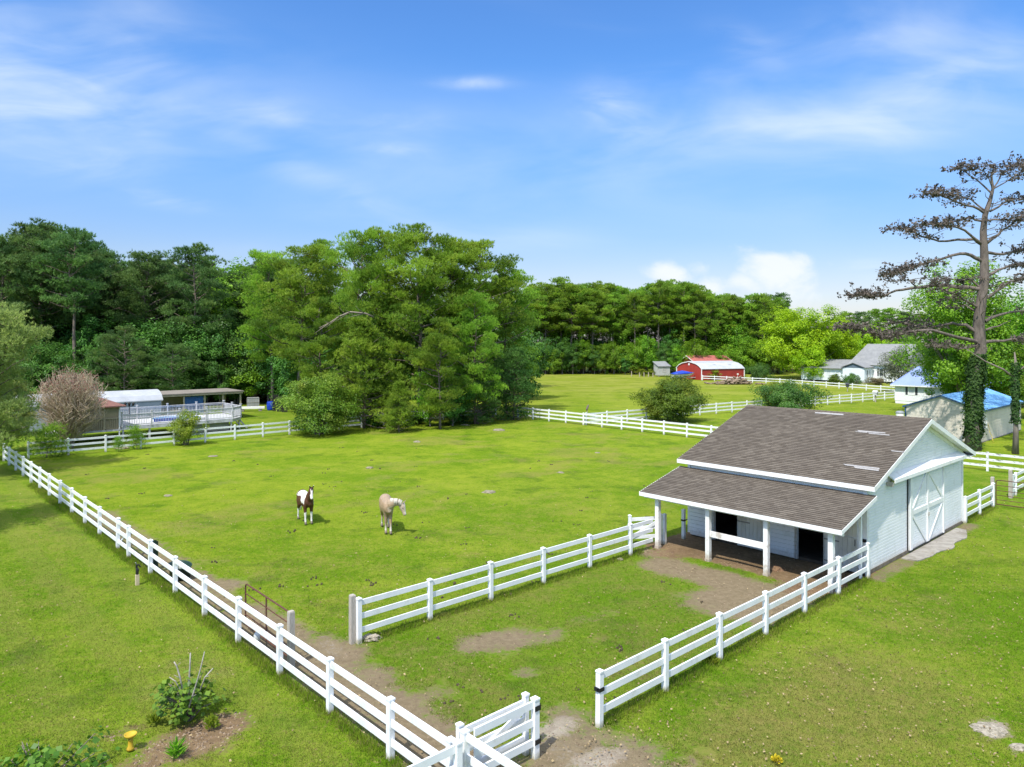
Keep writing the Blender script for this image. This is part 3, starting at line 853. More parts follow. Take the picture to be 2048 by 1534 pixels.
# fascias, rake boards and soffits
m = MB(); m.box(XE0 - .03, XE0 - .002, Y0 - .02, Y1 + .02, ze - .17, ze - .005); m.build('fascia', TRIM, barn)
m = MB(); m.box(XE1 + .002, XE1 + .03, Y0 - .02, Y1 + .02, ze - .17, ze - .005); m.build('fascia', TRIM, barn)
m = MB(); m.box(LX0 - .03, LX0 - .002, Y0 - .02, Y1, LZ0 - .16, LZ0 - .005); m.build('porch_fascia', TRIM, barn)
for yy_ in ((Y0 - .022, Y0 - .002), (Y1 + .002, Y1 + .022)):
    for xe in (XE0, XE1):
        m = MB(); m.prism([(xe, ze - .004), (RX, RZ - .004), (RX, RZ - .19), (xe, ze - .19)], yy_[0], yy_[1]); m.build('rake_board', TRIM, barn)
    m = MB(); m.prism([(LX0, LZ0 - .004), (LX1, LZ1 - .004), (LX1, LZ1 - .15), (LX0, LZ0 - .15)], yy_[0], yy_[1]); m.build('rake_board', TRIM, barn)
for s in (0, 1):
    m = MB()
    xa, xb = (XE0, RX) if s == 0 else (XE1, RX)
    for ya, yb in ((Y0, -.03), (WY + .03, Y1)):
        m.prism([(xa, ze - .10), (xb, RZ - .10), (xb, RZ - .135), (xa, ze - .135)], ya, yb)
    m.build('soffit', TRIM, barn)
m = MB(); m.box(WL + .03, XE1, Y0, Y1, ze - .155, ze - .125); m.build('soffit', TRIM, barn)
# frieze boards under the rakes
for xa, xb in ((.1, RX), (RX, WL - .1)):
    m = MB(); m.prism([(xa, roof_under(xa) - .03), (xb, roof_under(xb) - .03), (xb, roof_under(xb) - .19), (xa, roof_under(xa) - .19)], -.036, -.020); m.build('frieze_board', TRIM, barn)
# porch: posts, beam, rafters, rail
PY = (.12, 2.46, 4.86, 7.22); PX = -2.62
for y in PY:
    m = MB(); a = .085
    m.box(PX - a, PX + a, y - a, y + a, .06, LZ0 + .0); m.box(PX - a - .012, PX + a + .012, y - a - .012, y + a + .012, -.1, .07)
    m.build('porch_post', SCUFF, barn)
zb_ = LZ0 + (PX - LX0) * (LZ1 - LZ0) / (LX1 - LX0)
m = MB(); m.box(PX - .045, PX + .045, Y0 + .05, Y1 - .06, zb_ - .33, zb_ - .105); m.build('porch_beam', TRIM, barn)
for i in range(10):
    y = .15 + i * .8; m = MB()
    m.bar((PX - .2, y, LZ0 - .10), (LX1 - .08, y, LZ1 - .16), .045, .12); m.build('rafter', BOARD, barn)
m = MB(); m.box(PX - .03, PX + .03, PY[1] + .086, PY[2] - .086, .92, 1.14); m.build('porch_rail', SCUFF, barn)
m = MB(); m.box(-.62, -.50, -.05, .02, .02, 2.6); m.build('porch_side_board', TRIM, barn)
# stall door leaves folded back against the wall
for a, b in ((3.86, 5.08), (.30, 1.48)):
    dr = MB()
    n = 7
    for i in range(n):
        ya, yb = a + (b - a) * i / n + .004, a + (b - a) * (i + 1) / n - .004
        dr.box(-.095, -.055, ya, yb, .06, 1.28); dr.box(-.095, -.055, ya, yb, 1.31, 2.40)
    d_ = dr.build('stall_door', BOARD, barn)
    m = MB()
    for z in (.25, 1.05, 1.5, 2.2): m.box(-.103, -.096, b - .55, b + .02, z - .025, z + .025)
    m.build('strap_hinge', plain('door_ironware', (.30, .29, .27), (.2, .19, .17), 6, .7), d_)
    m = MB(); m.tube([(-.12, a + .06, 1.0), (-.13, a + .05, 1.12), (-.12, a + .06, 1.24)], .014); m.build('handle', BLACK, d_)
for a, b in OPEN:
    m = MB()
    for z in (2.25, 2.05, 1.9): m.tube([(-.07, b + .06, z), (-.11, b + .02, z - .05), (-.09, b + .04, z - .12)], .016, 6)
    m.build('halter_hook', BLACK, barn)
# plank panel and switch at the near end of the porch
m = MB()
m.box(-.10, -.04, -.02, .10, 1.20, 1.31); m.box(-.10, -.04, .0, .09, .92, 1.03); m.build('switch_box', BLACK, barn)
# hung sliding doors
SD = ((4.02, 6.03), (6.05, 8.06))
for i, (a, b) in enumerate(SD):
    m = MB(); m.box(a, b, -.085, -.045, .12, 3.04)
    lap(m, (0, -.085, 0), (1, 0, 0), (0, -1, 0), .16, 3.0, .10, lambda z0, z1, a=a, b=b: [(a + .01, b - .01)], .010)
    dr = m.build('sliding_door', SIDING, barn)
    yb = -.098; yf = -.132
    m = MB()
    sa, sb = (.20, .09) if i == 0 else (.09, .12)
    m.box(a, a + sa, yf, yb, .13, 3.03); m.build('stile', TRIM, dr)
    m = MB(); m.box(b - sb, b, yf, yb, .13, 3.03); m.build('stile', TRIM, dr)
    m = MB(); m.box(a + sa + .002, b - sb - .002, yf + .004, yb, 1.50, 1.68); m.build('mid_rail', TRIM, dr)
    xi, xo = (b - sb, a + sa) if i == 0 else (a + sa, b - sb)
    for z0, z1 in ((1.70, 2.98), (1.48, .16)):
        m = MB(); p0 = (xo + (.05 if i == 0 else -.05), (yf + yb) / 2 + .004, z0); p1 = (xi + (-.05 if i == 0 else .05), (yf + yb) / 2 + .004, z1)
        m.bar(p0, p1, .11, .026, up=(0, -1, 0)); m.build('brace', TRIM, dr)
    m = MB(); m.tube([((a if i else b) + (.045 if i else -.045), -.15, 1.18), ((a if i else b) + (.045 if i else -.045), -.165, 1.26), ((a if i else b) + (.045 if i else -.045), -.15, 1.34)], .012); m.build('handle', GREYWOOD, dr)
m = MB(); m.box(3.93, 4.0, -.05, -.024, .13, 3.04); m.build('gap_shade_strip', BLACK, barn)  # black strip standing in for the shade of a gap beside the door
# weather hood over the door track
m = MB(); m.prism([(-.022, 3.40), (-.30, 3.24), (-.30, 3.10), (-.27, 3.10), (-.27, 3.19), (-.022, 3.36)], 1.92, 10.55, axis='x'); m.build('door_hood', TRIM, barn)
m = MB(); m.box(2.0, 10.4, -.12, -.07, 3.08, 3.16); m.build('door_track', plain('galvanised_track', (.35, .36, .37), (.25, .26, .27), 5, .5, 0, None, 0, 2, (1, 1, 1), .7), barn)
m = MB(); m.box(1.80, 1.90, -.25, -.03, 2.98, 3.14); m.build('track_bracket', GREYWOOD, barn)
# grey patches on the roof
PATCH = plain('grey_flashing_patch', (.36, .35, .345), (.26, .25, .24), 12, .7)


def roof_patch(x, y, w, h, rz=0.0):
    z = RZ - SL * (RX - x)
    m = MB(); m.add([(-h / 2, -w / 2, 0), (h / 2, -w / 2 * .93, 0), (h / 2, w / 2, 0), (-h / 2, w / 2 * .8, 0), (-h / 2, -w / 2, .008), (h / 2, -w / 2 * .93, .008), (h / 2, w / 2, .008), (-h / 2, w / 2 * .8, .008)],
                    [(3, 2, 1, 0), (4, 5, 6, 7), (0, 1, 5, 4), (1, 2, 6, 5), (2, 3, 7, 6), (3, 0, 4, 7)])
    o = m.build('roof_patch', PATCH, barn, loc=(x, y, z + .024)); o.rotation_euler = (0, -math.atan(SL), rz)


def patch_px(px, py, w, h, rz=0):
    a_, b_ = (px - 1024) / FOC, (YH - py) / FOC      # ray meets the front slope
    for i in range(400):
        y = 20 + i * .05; p = Vector((a_ * y, y, H + b_ * y)); u_, v_ = to_uv(p.x, p.y)
        if p.z < RZ - SL * abs(RX - u_): break
    roof_patch(u_, v_, w, h, rz)


for q in ((1742, 866, 1.15, .12, .05), (1757, 870, .9, .08, -.05), (1722, 866, .5, .05, .04), (1722, 935, 1.35, .10, .06), (1732, 939, .95, .11, -.02), (1795, 904.5, .5, .07, 0), (1665, 829, 1.0, .16, .02), (1640, 828, .5, .12, .05)):
    patch_px(*q)
# concrete apron in front of the sliding doors
m = MB(); rp = random.Random(4)
top = [(3.1 + i * .35, -.10) for i in range(20)]; bot = [(3.2 + i * .185, -.62 - .10 * math.sin(i * .5) - rp.uniform(0, .07) - .25 * min(1, max(0, i - 3) / 6) * min(1, max(0, 34 - i) / 10)) for i in range(36)]
poly = top + bot[::-1]
vs = [(a, b, .022) for a, b in poly] + [(a, b, -.08) for a, b in poly]; n = len(poly)
m.add(vs, [tuple(range(n))] + [(i, i + n, (i + 1) % n + n, (i + 1) % n) for i in range(n)])
tag(m.build('concrete_apron', CONCRETE, None, False, None, C0, TH), 'narrow broken concrete slab along the barn under the sliding doors', 'slab')
# ------------------------------------------------------------------ other buildings
REDROOF = plain('faded_red_metal', (.40, .13, .11), (.34, .10, .09), 1.2, .6)
REDWALL = plain('red_metal_wall', (.40, .045, .035), (.33, .035, .03), .8, .55)
WHITEMETAL = plain('white_metal_roof', (.43, .45, .48), (.35, .37, .40), .8, .45, 0, (.42, .42, .42), .4, .8)
BLUEROOF = plain('sky_blue_metal_roof', (.19, .42, .68), (.16, .37, .62), .7, .4, 0, (.26, .45, .64), .5, .6)
BLUEHIP = plain('periwinkle_metal_roof', (.25, .32, .60), (.21, .28, .55), .6, .45)
BEIGE = plain('beige_siding', (.64, .59, .51), (.57, .52, .44), .7, .6, 0, (.33, .30, .26), .35, .55, (1, 1, .45))
GREYROOF = plain('grey_asphalt_roof', (.24, .245, .25), (.19, .195, .20), 1.2, .9, .2, (.28, .28, .27), .5, 1)
BLUETRIM = plain('slate_blue_trim', (.045, .10, .19), (.04, .085, .16), 2, .5)
PALEWALL = plain('pale_blue_white_siding', (.72, .77, .79), (.66, .71, .74), .6, .6)
SHUTTER = plain('dark_shutter', (.05, .055, .065), (.04, .045, .05), 3, .5)
DECKW = plain('pale_grey_deck_wood', (.56, .56, .58), (.42, .42, .44), 2, .8, .2, (.25, .24, .23), .5, 1.5)
TARP = plain('blue_tarp', (.035, .12, .32), (.03, .10, .27), 2, .5, .3)
BIN = plain('blue_plastic', (.01, .05, .42), (.012, .045, .36), 2, .45)


def ribbed(name, c1, c2, rib=.23, axis=0, rough=.5):
    """sheet metal with fine ribs across"""
    if name in MATS: return MATS[name]
    m, nt = new_mat(name); k = NT(nt); o = k.obj(); sp = k.n('ShaderNodeSeparateXYZ'); nt.links.new(o, sp.inputs[0])
    s_ = k.math('SINE', k.math('MULTIPLY', sp.outputs[axis], 2 * math.pi / rib))
    c = k.mix(k.ramp(k.noise(o, .8, 4, .6), .3, .7), c1, c2)
    k.out(k.bsdf(c, rough, k.bump(k.ramp(s_, .2, .9), .6, .03), .4)); MATS[name] = m; return m


REDRIB = ribbed('red_ribbed_wall', (.33, .038, .030), (.27, .03, .026))


def window(parent, o, t, n, wd, ht, z, mat=TRIM, bars=(1, 1), shut=False):
    """window on a wall: o foot of the wall under its middle, t along, n outwards"""
    o, t, n = Vector(o), Vector(t), Vector(n); c = o + Vector((0, 0, z))
    m = MB(); up = Vector((0, 0, 1))
    for s in (-1, 1):
        m.bar(c + t * (s * wd / 2) - up * (ht / 2 + .05) + n * .03, c + t * (s * wd / 2) + up * (ht / 2 + .05) + n * .03, .09, .05, up=n)
        m.bar(c - t * (wd / 2 - .05) + up * (s * ht / 2) + n * .03, c + t * (wd / 2 - .05) + up * (s * ht / 2) + n * .03, .05, .09)
    for i in range(1, bars[0]):
        x = -wd / 2 + wd * i / bars[0]; m.bar(c + t * x - up * ht / 2 + n * .02, c + t * x + up * ht / 2 + n * .02, .035, .03, up=n)
    for i in range(1, bars[1]):
        zz = -ht / 2 + ht * i / bars[1]; m.bar(c - t * wd / 2 + up * zz + n * .022, c + t * wd / 2 + up * zz + n * .022, .03, .035)
    f = m.build('window', mat, parent)
    m = MB(); m.add([c - t * wd / 2 - up * ht / 2 + n * .006, c + t * wd / 2 - up * ht / 2 + n * .006, c + t * wd / 2 + up * ht / 2 + n * .006, c - t * wd / 2 + up * ht / 2 + n * .006,
                     c - t * wd / 2 - up * ht / 2 + n * .012, c + t * wd / 2 - up * ht / 2 + n * .012, c + t * wd / 2 + up * ht / 2 + n * .012, c - t * wd / 2 + up * ht / 2 + n * .012],
                    [(3, 2, 1, 0), (4, 5, 6, 7), (0, 1, 5, 4), (1, 2, 6, 5), (2, 3, 7, 6), (3, 0, 4, 7)])
    m.build('pane', GLASS, f)
    if shut:
        for s in (-1, 1):
            m = MB(); m.bar(c + t * (s * (wd / 2 + .22)) - up * (ht / 2 + .03) + n * .025, c + t * (s * (wd / 2 + .22)) + up * (ht / 2 + .03) + n * .025, .28, .035, up=n); m.build('shutter', SHUTTER, parent)
    return f


def side_walls(parent, L, W, ze, zr, mat, expo=.2, base=.0, ridge_axis='x'):
    """four walls of a house L along x and W along y; gables closed up to the ridge"""
    m = MB(); t_ = .12
    if ridge_axis == 'x':
        g = [(0, base), (W, base), (W, ze), (W / 2, zr), (0, ze)]
        m.prism(g, 0, t_, axis='x'); m.prism(g, L - t_, L, axis='x')
        m.box(t_, L - t_, 0, t_, base, ze); m.box(t_, L - t_, W - t_, W, base, ze)
        sl_ = (zr - ze) / (W / 2)

        def gs(z, zt):
            zz = (z + zt) / 2
            if zz <= ze: return [(0, W)]
            h_ = (zr - zz) / sl_; return [(W / 2 - h_, W / 2 + h_)]
        lap(m, (0, 0, 0), (0, 1, 0), (-1, 0, 0), base + .05, zr - .1, expo, gs); lap(m, (L, 0, 0), (0, 1, 0), (1, 0, 0), base + .05, zr - .1, expo, gs)
        lap(m, (0, 0, 0), (1, 0, 0), (0, -1, 0), base + .05, ze, expo, lambda a, b: [(0, L)]); lap(m, (0, W, 0), (1, 0, 0), (0, 1, 0), base + .05, ze, expo, lambda a, b: [(0, L)])
    return m.build('walls', mat, parent)


def gable_roof(parent, L, W, ze, zr, mat, ox=.3, oy=.3, tk=.1, fascia=None, name='roof', panels=None):
    """two slopes along x"""
    sl_ = (zr - ze) / (W / 2); zl = ze - sl_ * oy
    m = MB()
    m.prism([(-oy, zl + .02), (W / 2, zr + .02), (W + oy, zl + .02), (W + oy, zl + .02 + tk), (W / 2, zr + .02 + tk), (-oy, zl + .02 + tk)], -ox, L + ox, axis='x')
    rf = m.build(name, mat, parent)
    if panels:
        m = MB(); x = -ox + panels
        while x < L + ox:
            for s in (0, 1):
                ya, yb = (-oy, W / 2) if s == 0 else (W + oy, W / 2)
                m.bar((x, ya, zl + .03 + tk), (x, yb, zr + .03 + tk), .03, .03)
            x += panels
        m.build('roof_rib', mat, rf)
    if fascia:
        for x0, x1 in ((-ox - .03, -ox - .002), (L + ox + .002, L + ox + .03)):
            m = MB(); m.prism([(-oy - .02, zl - .04), (W / 2, zr - .04), (W + oy + .02, zl - .04), (W + oy + .02, zl + tk + .04), (W / 2, zr + tk + .04), (-oy - .02, zl + tk + .04)], x0, x1, axis='x'); m.build('rake_trim', fascia, parent)
        for y0, y1 in ((-oy - .03, -oy - .002), (W + oy + .002, W + oy + .03)):
            m = MB(); m.box(-ox, L + ox, y0, y1, zl - .05, zl + .03 + tk); m.build('eave_trim', fascia, parent)
    return rf


# beige garage, gable end towards the paddock
gar = empty('garage', Vector((38.6, 59.4, 0)), TH, 'beige sided garage with a sky blue metal roof behind the ivy clad tree', 'garage')
side_walls(gar, 13.0, 5.7, 2.66, 3.72, BEIGE, .27)
gable_roof(gar, 13.0, 5.7, 2.66, 3.72, BLUEROOF, .12, .18, .07, BLUETRIM, panels=.6)
for x, y in ((-.03, -.03), (-.03, 5.63)):
    m = MB(); m.box(x - .01, x + .11, y - .01, y + .11, 0, 2.62); m.build('corner_trim', BLUETRIM if y > 1 else PALEWALL, gar)
window(gar, (1.55, 0, 0), (1, 0, 0), (0, -1, 0), .55, .75, 1.5, TRIM, (1, 2))
m = MB(); m.box(-.05, 13.0, -.04, -.02, 0, .08); m.build('footing', CONCRETE, gar)
hose = MB()
pts = [(1.85 - .5 * i / 14 + .10 * math.sin(i * .9), -.10 - i * .04, 1.45 - 1.45 * (i / 14) ** .8) for i in range(15)]
hose.tube(pts, .02, 6); tag(hose.build('hose', plain('yellow_hose', (.55, .42, .05), (.45, .36, .05), 4, .5), None, True, None, Vector((38.6, 59.4, 0)), TH), 'yellow garden hose hanging down the wall beside the garage window', 'hose')

# white cottage with the blue hip roof
cot = empty('cottage', Vector((51.6, 97.0, 0)), TH, 'small white cottage with a steep periwinkle blue hip roof', 'cottage')
LC, WC, ZC, ZR_ = 11.5, 4.8, 2.5, 4.95           # runs along -y of its frame
m = MB(); m.box(0, WC, -LC, 0, .35, ZC); lap(m, (0, 0, 0), (0, -1, 0), (-1, 0, 0), .4, ZC, .16, lambda a, b: [(0, LC)]); lap(m, (0, -LC, 0), (1, 0, 0), (0, -1, 0), .4, ZC, .16, lambda a, b: [(0, WC)]); m.build('walls', SIDING, cot)
m = MB(); m.box(.03, WC - .03, -LC + .03, -.03, 0, .35); m.build('foundation', TRIM, cot)
m = MB(); o_ = .45; zo = ZC - .0
A = [(-o_, o_, zo), (-o_, -LC - o_, zo), (WC + o_, -LC - o_, zo), (WC + o_, o_, zo)]; r0, r1 = (WC / 2, -WC / 2 + .3, ZR_), (WC / 2, -LC + WC / 2 - .3, ZR_)
m.add(A + [r0, r1] + [(x, y, zo - .12) for x, y, z in A], [(0, 1, 5, 4), (1, 2, 5), (2, 3, 4, 5), (3, 0, 4), (6, 7, 1, 0), (7, 8, 2, 1), (8, 9, 3, 2), (9, 6, 0, 3), (9, 8, 7, 6)])
m.build('roof', BLUEHIP, cot)
m = MB(); m.bar(A[0], r0, .1, .06); m.bar(A[1], r1, .1, .06); m.bar(r0, r1, .12, .06); m.bar(A[3], r0, .1, .06); m.build('roof_trim', BLUEHIP, cot)
m = MB(); m.box(-o_ - .06, -o_ - .005, -LC - o_, o_, zo - .15, zo - .02); m.build('gutter', TRIM, cot)
window(cot, (0, -2.05, 0), (0, -1, 0), (-1, 0, 0), .75, 1.0, 1.75, TRIM, (1, 2), True)
window(cot, (0, -4.2, 0), (0, -1, 0), (-1, 0, 0), 1.15, 1.1, 1.7, TRIM, (6, 5))

# grey roofed house with its pale additions
hc = ground_at(1729, 767)
hou = empty('house', hc, TH, 'large house with a steep grey roof and pale blue additions beyond the two rail fence', 'house')
m = MB(); m.box(0, 3.9, 0, 4.2, .35, 3.0); lap(m, (0, 0, 0), (0, 1, 0), (-1, 0, 0), .4, 3.0, .25, lambda a, b: [(0, 4.2)]); lap(m, (0, 0, 0), (1, 0, 0), (0, -1, 0), .4, 3.0, .25, lambda a, b: [(0, 3.9)]); m.build('addition_wall', PALEWALL, hou)
m = MB(); m.box(.04, 3.86, .04, 4.16, 0, .35); m.build('foundation', GREYWOOD, hou)
m = MB(); m.prism([(-.3, 3.0), (2.1, 3.95), (4.5, 3.0), (4.5, 3.12), (2.1, 4.08), (-.3, 3.12)], -.3, 4.0, axis='x'); m.build('porch_roof', GREYROOF, hou)
m = MB(); m.prism([(.05, 3.02), (2.1, 3.84), (4.15, 3.02)], -.04, .0, axis='x'); m.build('porch_gable', plain('slate_gable', (.13, .17, .22), (.10, .14, .19), 2, .7), hou)
window(hou, (1.9, 0, 0), (1, 0, 0), (0, -1, 0), .8, 1.3, 1.85, TRIM, (1, 2), True)
m = MB(); m.box(.6, 7.5, 4.22, 13.0, .3, 2.75); lap(m, (.6, 4.22, 0), (0, 1, 0), (-1, 0, 0), .35, 2.75, .25, lambda a, b: [(0, 8.8)]); m.build('addition_wall', PALEWALL, hou)
m = MB(); m.prism([(.1, 2.72), (7.8, 4.3), (7.8, 4.42), (.1, 2.84)], 4.0, 13.4); m.build('addition_roof', GREYROOF, hou)
for y in (8.6, 7.3, 5.5):
    window(hou, (.6, y, 0), (0, 1, 0), (-1, 0, 0), 1.0 if y > 6 else .8, 1.3 if y > 6 else .9, 1.7, TRIM, (1, 2))
m = MB(); m.box(4.4, 14.0, -6.0, 4.3, .3, 3.6); m.build('house_wall', SIDING, hou)
m = MB(); m.add([(3.9, 5.0, 3.5), (3.9, -6.4, 3.5), (14.5, -6.4, 3.5), (14.5, 5.0, 3.5), (9.2, 3.0, 7.7), (9.2, -6.4, 7.7)], [(0, 1, 5, 4), (1, 2, 5), (2, 3, 4, 5), (3, 0, 4), (3, 2, 1, 0)]); m.build('main_roof', GREYROOF, hou)
for x in (-1.5, -4.0):
    window(hou, (4.4, x, 0), (0, -1, 0), (-1, 0, 0), .8, 1.5, 2.1, TRIM, (1, 2), True)

# red metal barn with white roof, red roofed barn behind
rb = empty('metal_barn', ground_at(1404, 760.3), R(21), 'red metal barn with a white roof and a blue covered boat at its gable', 'barn')
LB, WB = 10.9, 9.3
prof = [(0, 2.38), (1.0, 3.0), (2.2, 3.42), (WB / 2, 3.8), (WB - 2.2, 3.42), (WB - 1.0, 3.0), (WB, 2.38)]
for xg in (0, LB - .1):
    m = MB(); m.prism([(0, 0)] + prof + [(WB, 0)], xg, xg + .1, axis='x'); m.build('gable_wall', REDWALL, rb)
m = MB(); m.box(.1, LB - .1, 0, .1, 0, 2.38); m.box(.1, LB - .1, WB - .1, WB, 0, 2.38); m.build('side_wall', REDRIB, rb)
up_ = [(y, z + .10) for y, z in prof]; up_[0] = (-.15, 2.36); up_[-1] = (WB + .15, 2.36); lo_ = [(y, z + .02) for y, z in prof]; lo_[0] = (-.15, 2.28); lo_[-1] = (WB + .15, 2.28)
m = MB(); m.prism(up_ + lo_[::-1], -.12, LB + .12, axis='x'); rf = m.build('roof', WHITEMETAL, rb)
sk = plain('grey_skylight', (.33, .35, .37), (.28, .30, .32), 2, .4)
for x in (4.0, 8.0):
    m = MB(); m.prism([(1.1, 3.16), (3.6, 3.72), (3.6, 3.74), (1.1, 3.18)], x - .35, x + .35, axis='x'); m.build('skylight', sk, rf)
for x0, x1 in ((-.14, -.02), (LB + .02, LB + .14)):
    for y in (-.02, WB - .10):
        m = MB(); m.box(x0 if x0 < 0 else x0 - .1, x1 if x0 < 0 else x1, y - .03, y + .13, 0, 2.3); m.build('corner_trim', TRIM, rb)
m = MB(); m.prism([(y, z) for y, z in up_] + [(y, z - .16) for y, z in up_[::-1]], -.15, -.125, axis='x'); m.build('rake_trim', TRIM, rb)
m = MB(); m.prism([(WB / 2 - .22, 3.02), (WB / 2 - .22, 3.35), (WB / 2, 3.5), (WB / 2 + .22, 3.35), (WB / 2 + .22, 3.02)], -.06, -.004, axis='x'); m.build('vent', TRIM, rb)
m = MB(); m.tube([(8.9, -.35, 0), (8.9, -.35, 1.0)], .04); m.box(8.75, 9.05, -.5, -.3, 1.0, 1.3); m.build('meter_box', TRIM, rb)
r2 = empty('gable_barn', Vector((44.0, 172.0, 0)), R(16), 'barn with a faded red gable roof standing behind the red metal barn', 'barn')
side_walls(r2, 10.2, 8.4, 2.9, 4.6, REDWALL, .4); gable_roof(r2, 10.2, 8.4, 2.9, 4.6, REDROOF, .3, .4, .1, TRIM, panels=.9)

sh = empty('garden_shed', ground_at(1317, 753.0), R(14), 'small grey wooden shed with one window at the edge of the far field', 'shed')
m = MB(); m.box(0, 2.9, 0, 2.6, .25, 2.35); lap(m, (0, 0, 0), (1, 0, 0), (0, -1, 0), .25, 2.35, .2, lambda a, b: [(0, 2.9)]); m.build('walls', plain('silver_shed_boards', (.47, .47, .45), (.38, .38, .36), 2, .8), sh)
m = MB(); m.prism([(-.25, 2.3), (2.85, 3.35), (2.85, 3.45), (-.25, 2.4)], -.2, 3.1, axis='x'); m.build('roof', GREYROOF, sh)
m = MB(); m.prism([(0, 2.3), (2.6, 3.25), (2.6, 2.3)], 0, .06, axis='x'); m.prism([(0, 2.3), (2.6, 3.25), (2.6, 2.3)], 2.84, 2.9, axis='x'); m.build('side_boards', MATS['silver_shed_boards'], sh)
window(sh, (1.5, 0, 0), (1, 0, 0), (0, -1, 0), .8, 1.05, 1.55, GREYWOOD, (1, 2))
for x in (.2, 2.7):
    m = MB(); m.box(x - .12, x + .12, .1, .3, -.05, .25); m.build('block', CONCRETE, sh)

# boat on a trailer
bt = empty('boat', ground_at(1366, 759.5) + Vector((0, 0, 0)), R(12), 'cream motor boat under a bright blue cover beside the red barn', 'boat')
hull = MB(); secs = []
for x, wd_, zk, zg in ((-2.5, .95, .62, 1.25), (-1.5, 1.02, .58, 1.27), (0, 1.02, .58, 1.33), (1.2, .85, .68, 1.42), (2.0, .5, .9, 1.52), (2.55, .06, 1.25, 1.6)):
    secs.append([(x, -wd_, zg), (x, -wd_ * .82, (zk + zg) / 2 - .1), (x, 0, zk), (x, wd_ * .82, (zk + zg) / 2 - .1), (x, wd_, zg)])
vs = [p for s in secs for p in s]; fs = []
for i in range(5):
    for j in range(4): fs.append((i * 5 + j, i * 5 + j + 1, (i + 1) * 5 + j + 1, (i + 1) * 5 + j))
    fs.append((i * 5 + 4, i * 5, (i + 1) * 5, (i + 1) * 5 + 4))
fs.append((0, 1, 2, 3, 4)); fs.append((25, 26, 27, 28, 29)); hull.add(vs, fs); hull.build('hull', plain('cream_hull', (.62, .62, .52), (.56, .56, .47), 2, .35), bt)
cv = MB(); secs = []
for x, wd_, zg, hh in ((-2.55, .99, 1.2, .25), (-1.4, 1.06, 1.22, .62), (-.2, 1.07, 1.27, .78), (.8, 1.0, 1.33, .55), (1.8, .62, 1.45, .22), (2.58, .10, 1.58, .05)):
    secs.append([(x, wd_ * math.cos(math.pi * q / 10), zg - .04 + hh * math.sin(math.pi * q / 10)) for q in range(11)])
vs = [p for s in secs for p in s]; fs = [(i * 11 + j, i * 11 + j + 1, i * 11 + 12 + j, i * 11 + 11 + j) for i in range(5) for j in range(10)] + [(i * 11 + 10, i * 11, i * 11 + 11, i * 11 + 21) for i in range(5)] + [tuple(range(11)), tuple(range(55, 66))]
cv.add(vs, fs); cv.build('cover', BIN, bt, True)
tr_ = empty('boat_trailer', ground_at(1366, 759.5), R(12), 'low white trailer carrying the covered boat', 'trailer')
m = MB(); m.bar((-2.6, -.7, .5), (2.2, -.35, .5), .1, .12); m.bar((-2.6, .7, .5), (2.2, .35, .5), .1, .12); m.bar((2.1, 0, .5), (3.6, 0, .48), .1, .12); m.bar((-2.4, -.9, .46), (-2.4, .9, .46), .1, .1); m.bar((0, -.8, .46), (0, .8, .46), .1, .1); m.build('frame', WHITEMETAL, tr_)
for s in (-1, 1):
    m = MB(); m.tube([(-.9, s * .86, .33), (-.9, s * 1.06, .33)], .33, 16); m.build('wheel', BLACK, tr_)
    m = MB(); m.box(-1.35, -.45, s * .96 - .13, s * .96 + .13, .70, .74); m.build('mudguard', WHITEMETAL, tr_)

# garden posts
gp = plain('pale_garden_post', (.42, .36, .27), (.34, .29, .22), 5, .8)
for i, (px, py, h_) in enumerate(((1263, 752.5, 1.2), (1279, 753.5, 1.0), (1288, 753.5, 1.0), (1297, 753.6, 1.05), (1306, 753.8, .95), (1270, 746, 1.15))):
    wood_post('short pale post of the garden patch left of the grey shed', ground_at(px, py), h_, .16, R(10 + i * 9), gp, 'garden_post', 'posts of the garden patch')
m = MB(); a = ground_at(1260, 746); b = ground_at(1271, 746); m.bar((a.x, a.y, 1.05), (b.x, b.y, 1.05), .1, .12); m.bar((a.x, a.y, -.1), (a.x, a.y, 1.1), .12, .12, up=(1, 0, 0)); m.bar((b.x, b.y, -.1), (b.x, b.y, .98), .12, .12, up=(1, 0, 0)); tag(m.build('garden_bench', gp), 'pale wooden rail on two posts at the left end of the garden patch', 'bench')

# heap of split logs
lm = plain('split_log', (.30, .22, .155), (.17, .125, .09), 4, .9, .2)
lg = MB(); lg.tube([(-.95, 0, 0), (-.3, .02, .01), (.4, -.015, 0), (.95, .01, .015)], [.15, .155, .15, .14], 8); logme = lg.mesh('log', lm)
lc = ground_at(1470, 768.5); rl = random.Random(9)
for i in range(75):
    a_ = rl.gauss(0, 1.45); lay = rl.random() ** 1.5
    x = a_ + (rl.choice((-1.1, .9))); hgt2 = max(.0, 1.0 - abs(x) / 3.4) * (1.0 if abs(x + .6) > .6 else .85)
    o = put('log', logme, None, (lc.x + x * 1.05, lc.y + rl.uniform(-1.2, .9), .14 + lay * hgt2 * 1.35), 0)
    o.rotation_euler = (rl.uniform(0, 6), rl.gauss(0, .3), rl.gauss(.3, .8)); o.scale = (rl.uniform(.55, 1.0),) * 1 + (rl.uniform(.7, 1.15),) * 2
    tag(o, 'grey brown split log in the heap in front of the red barn', 'log', 'logs of the heap by the red barn')

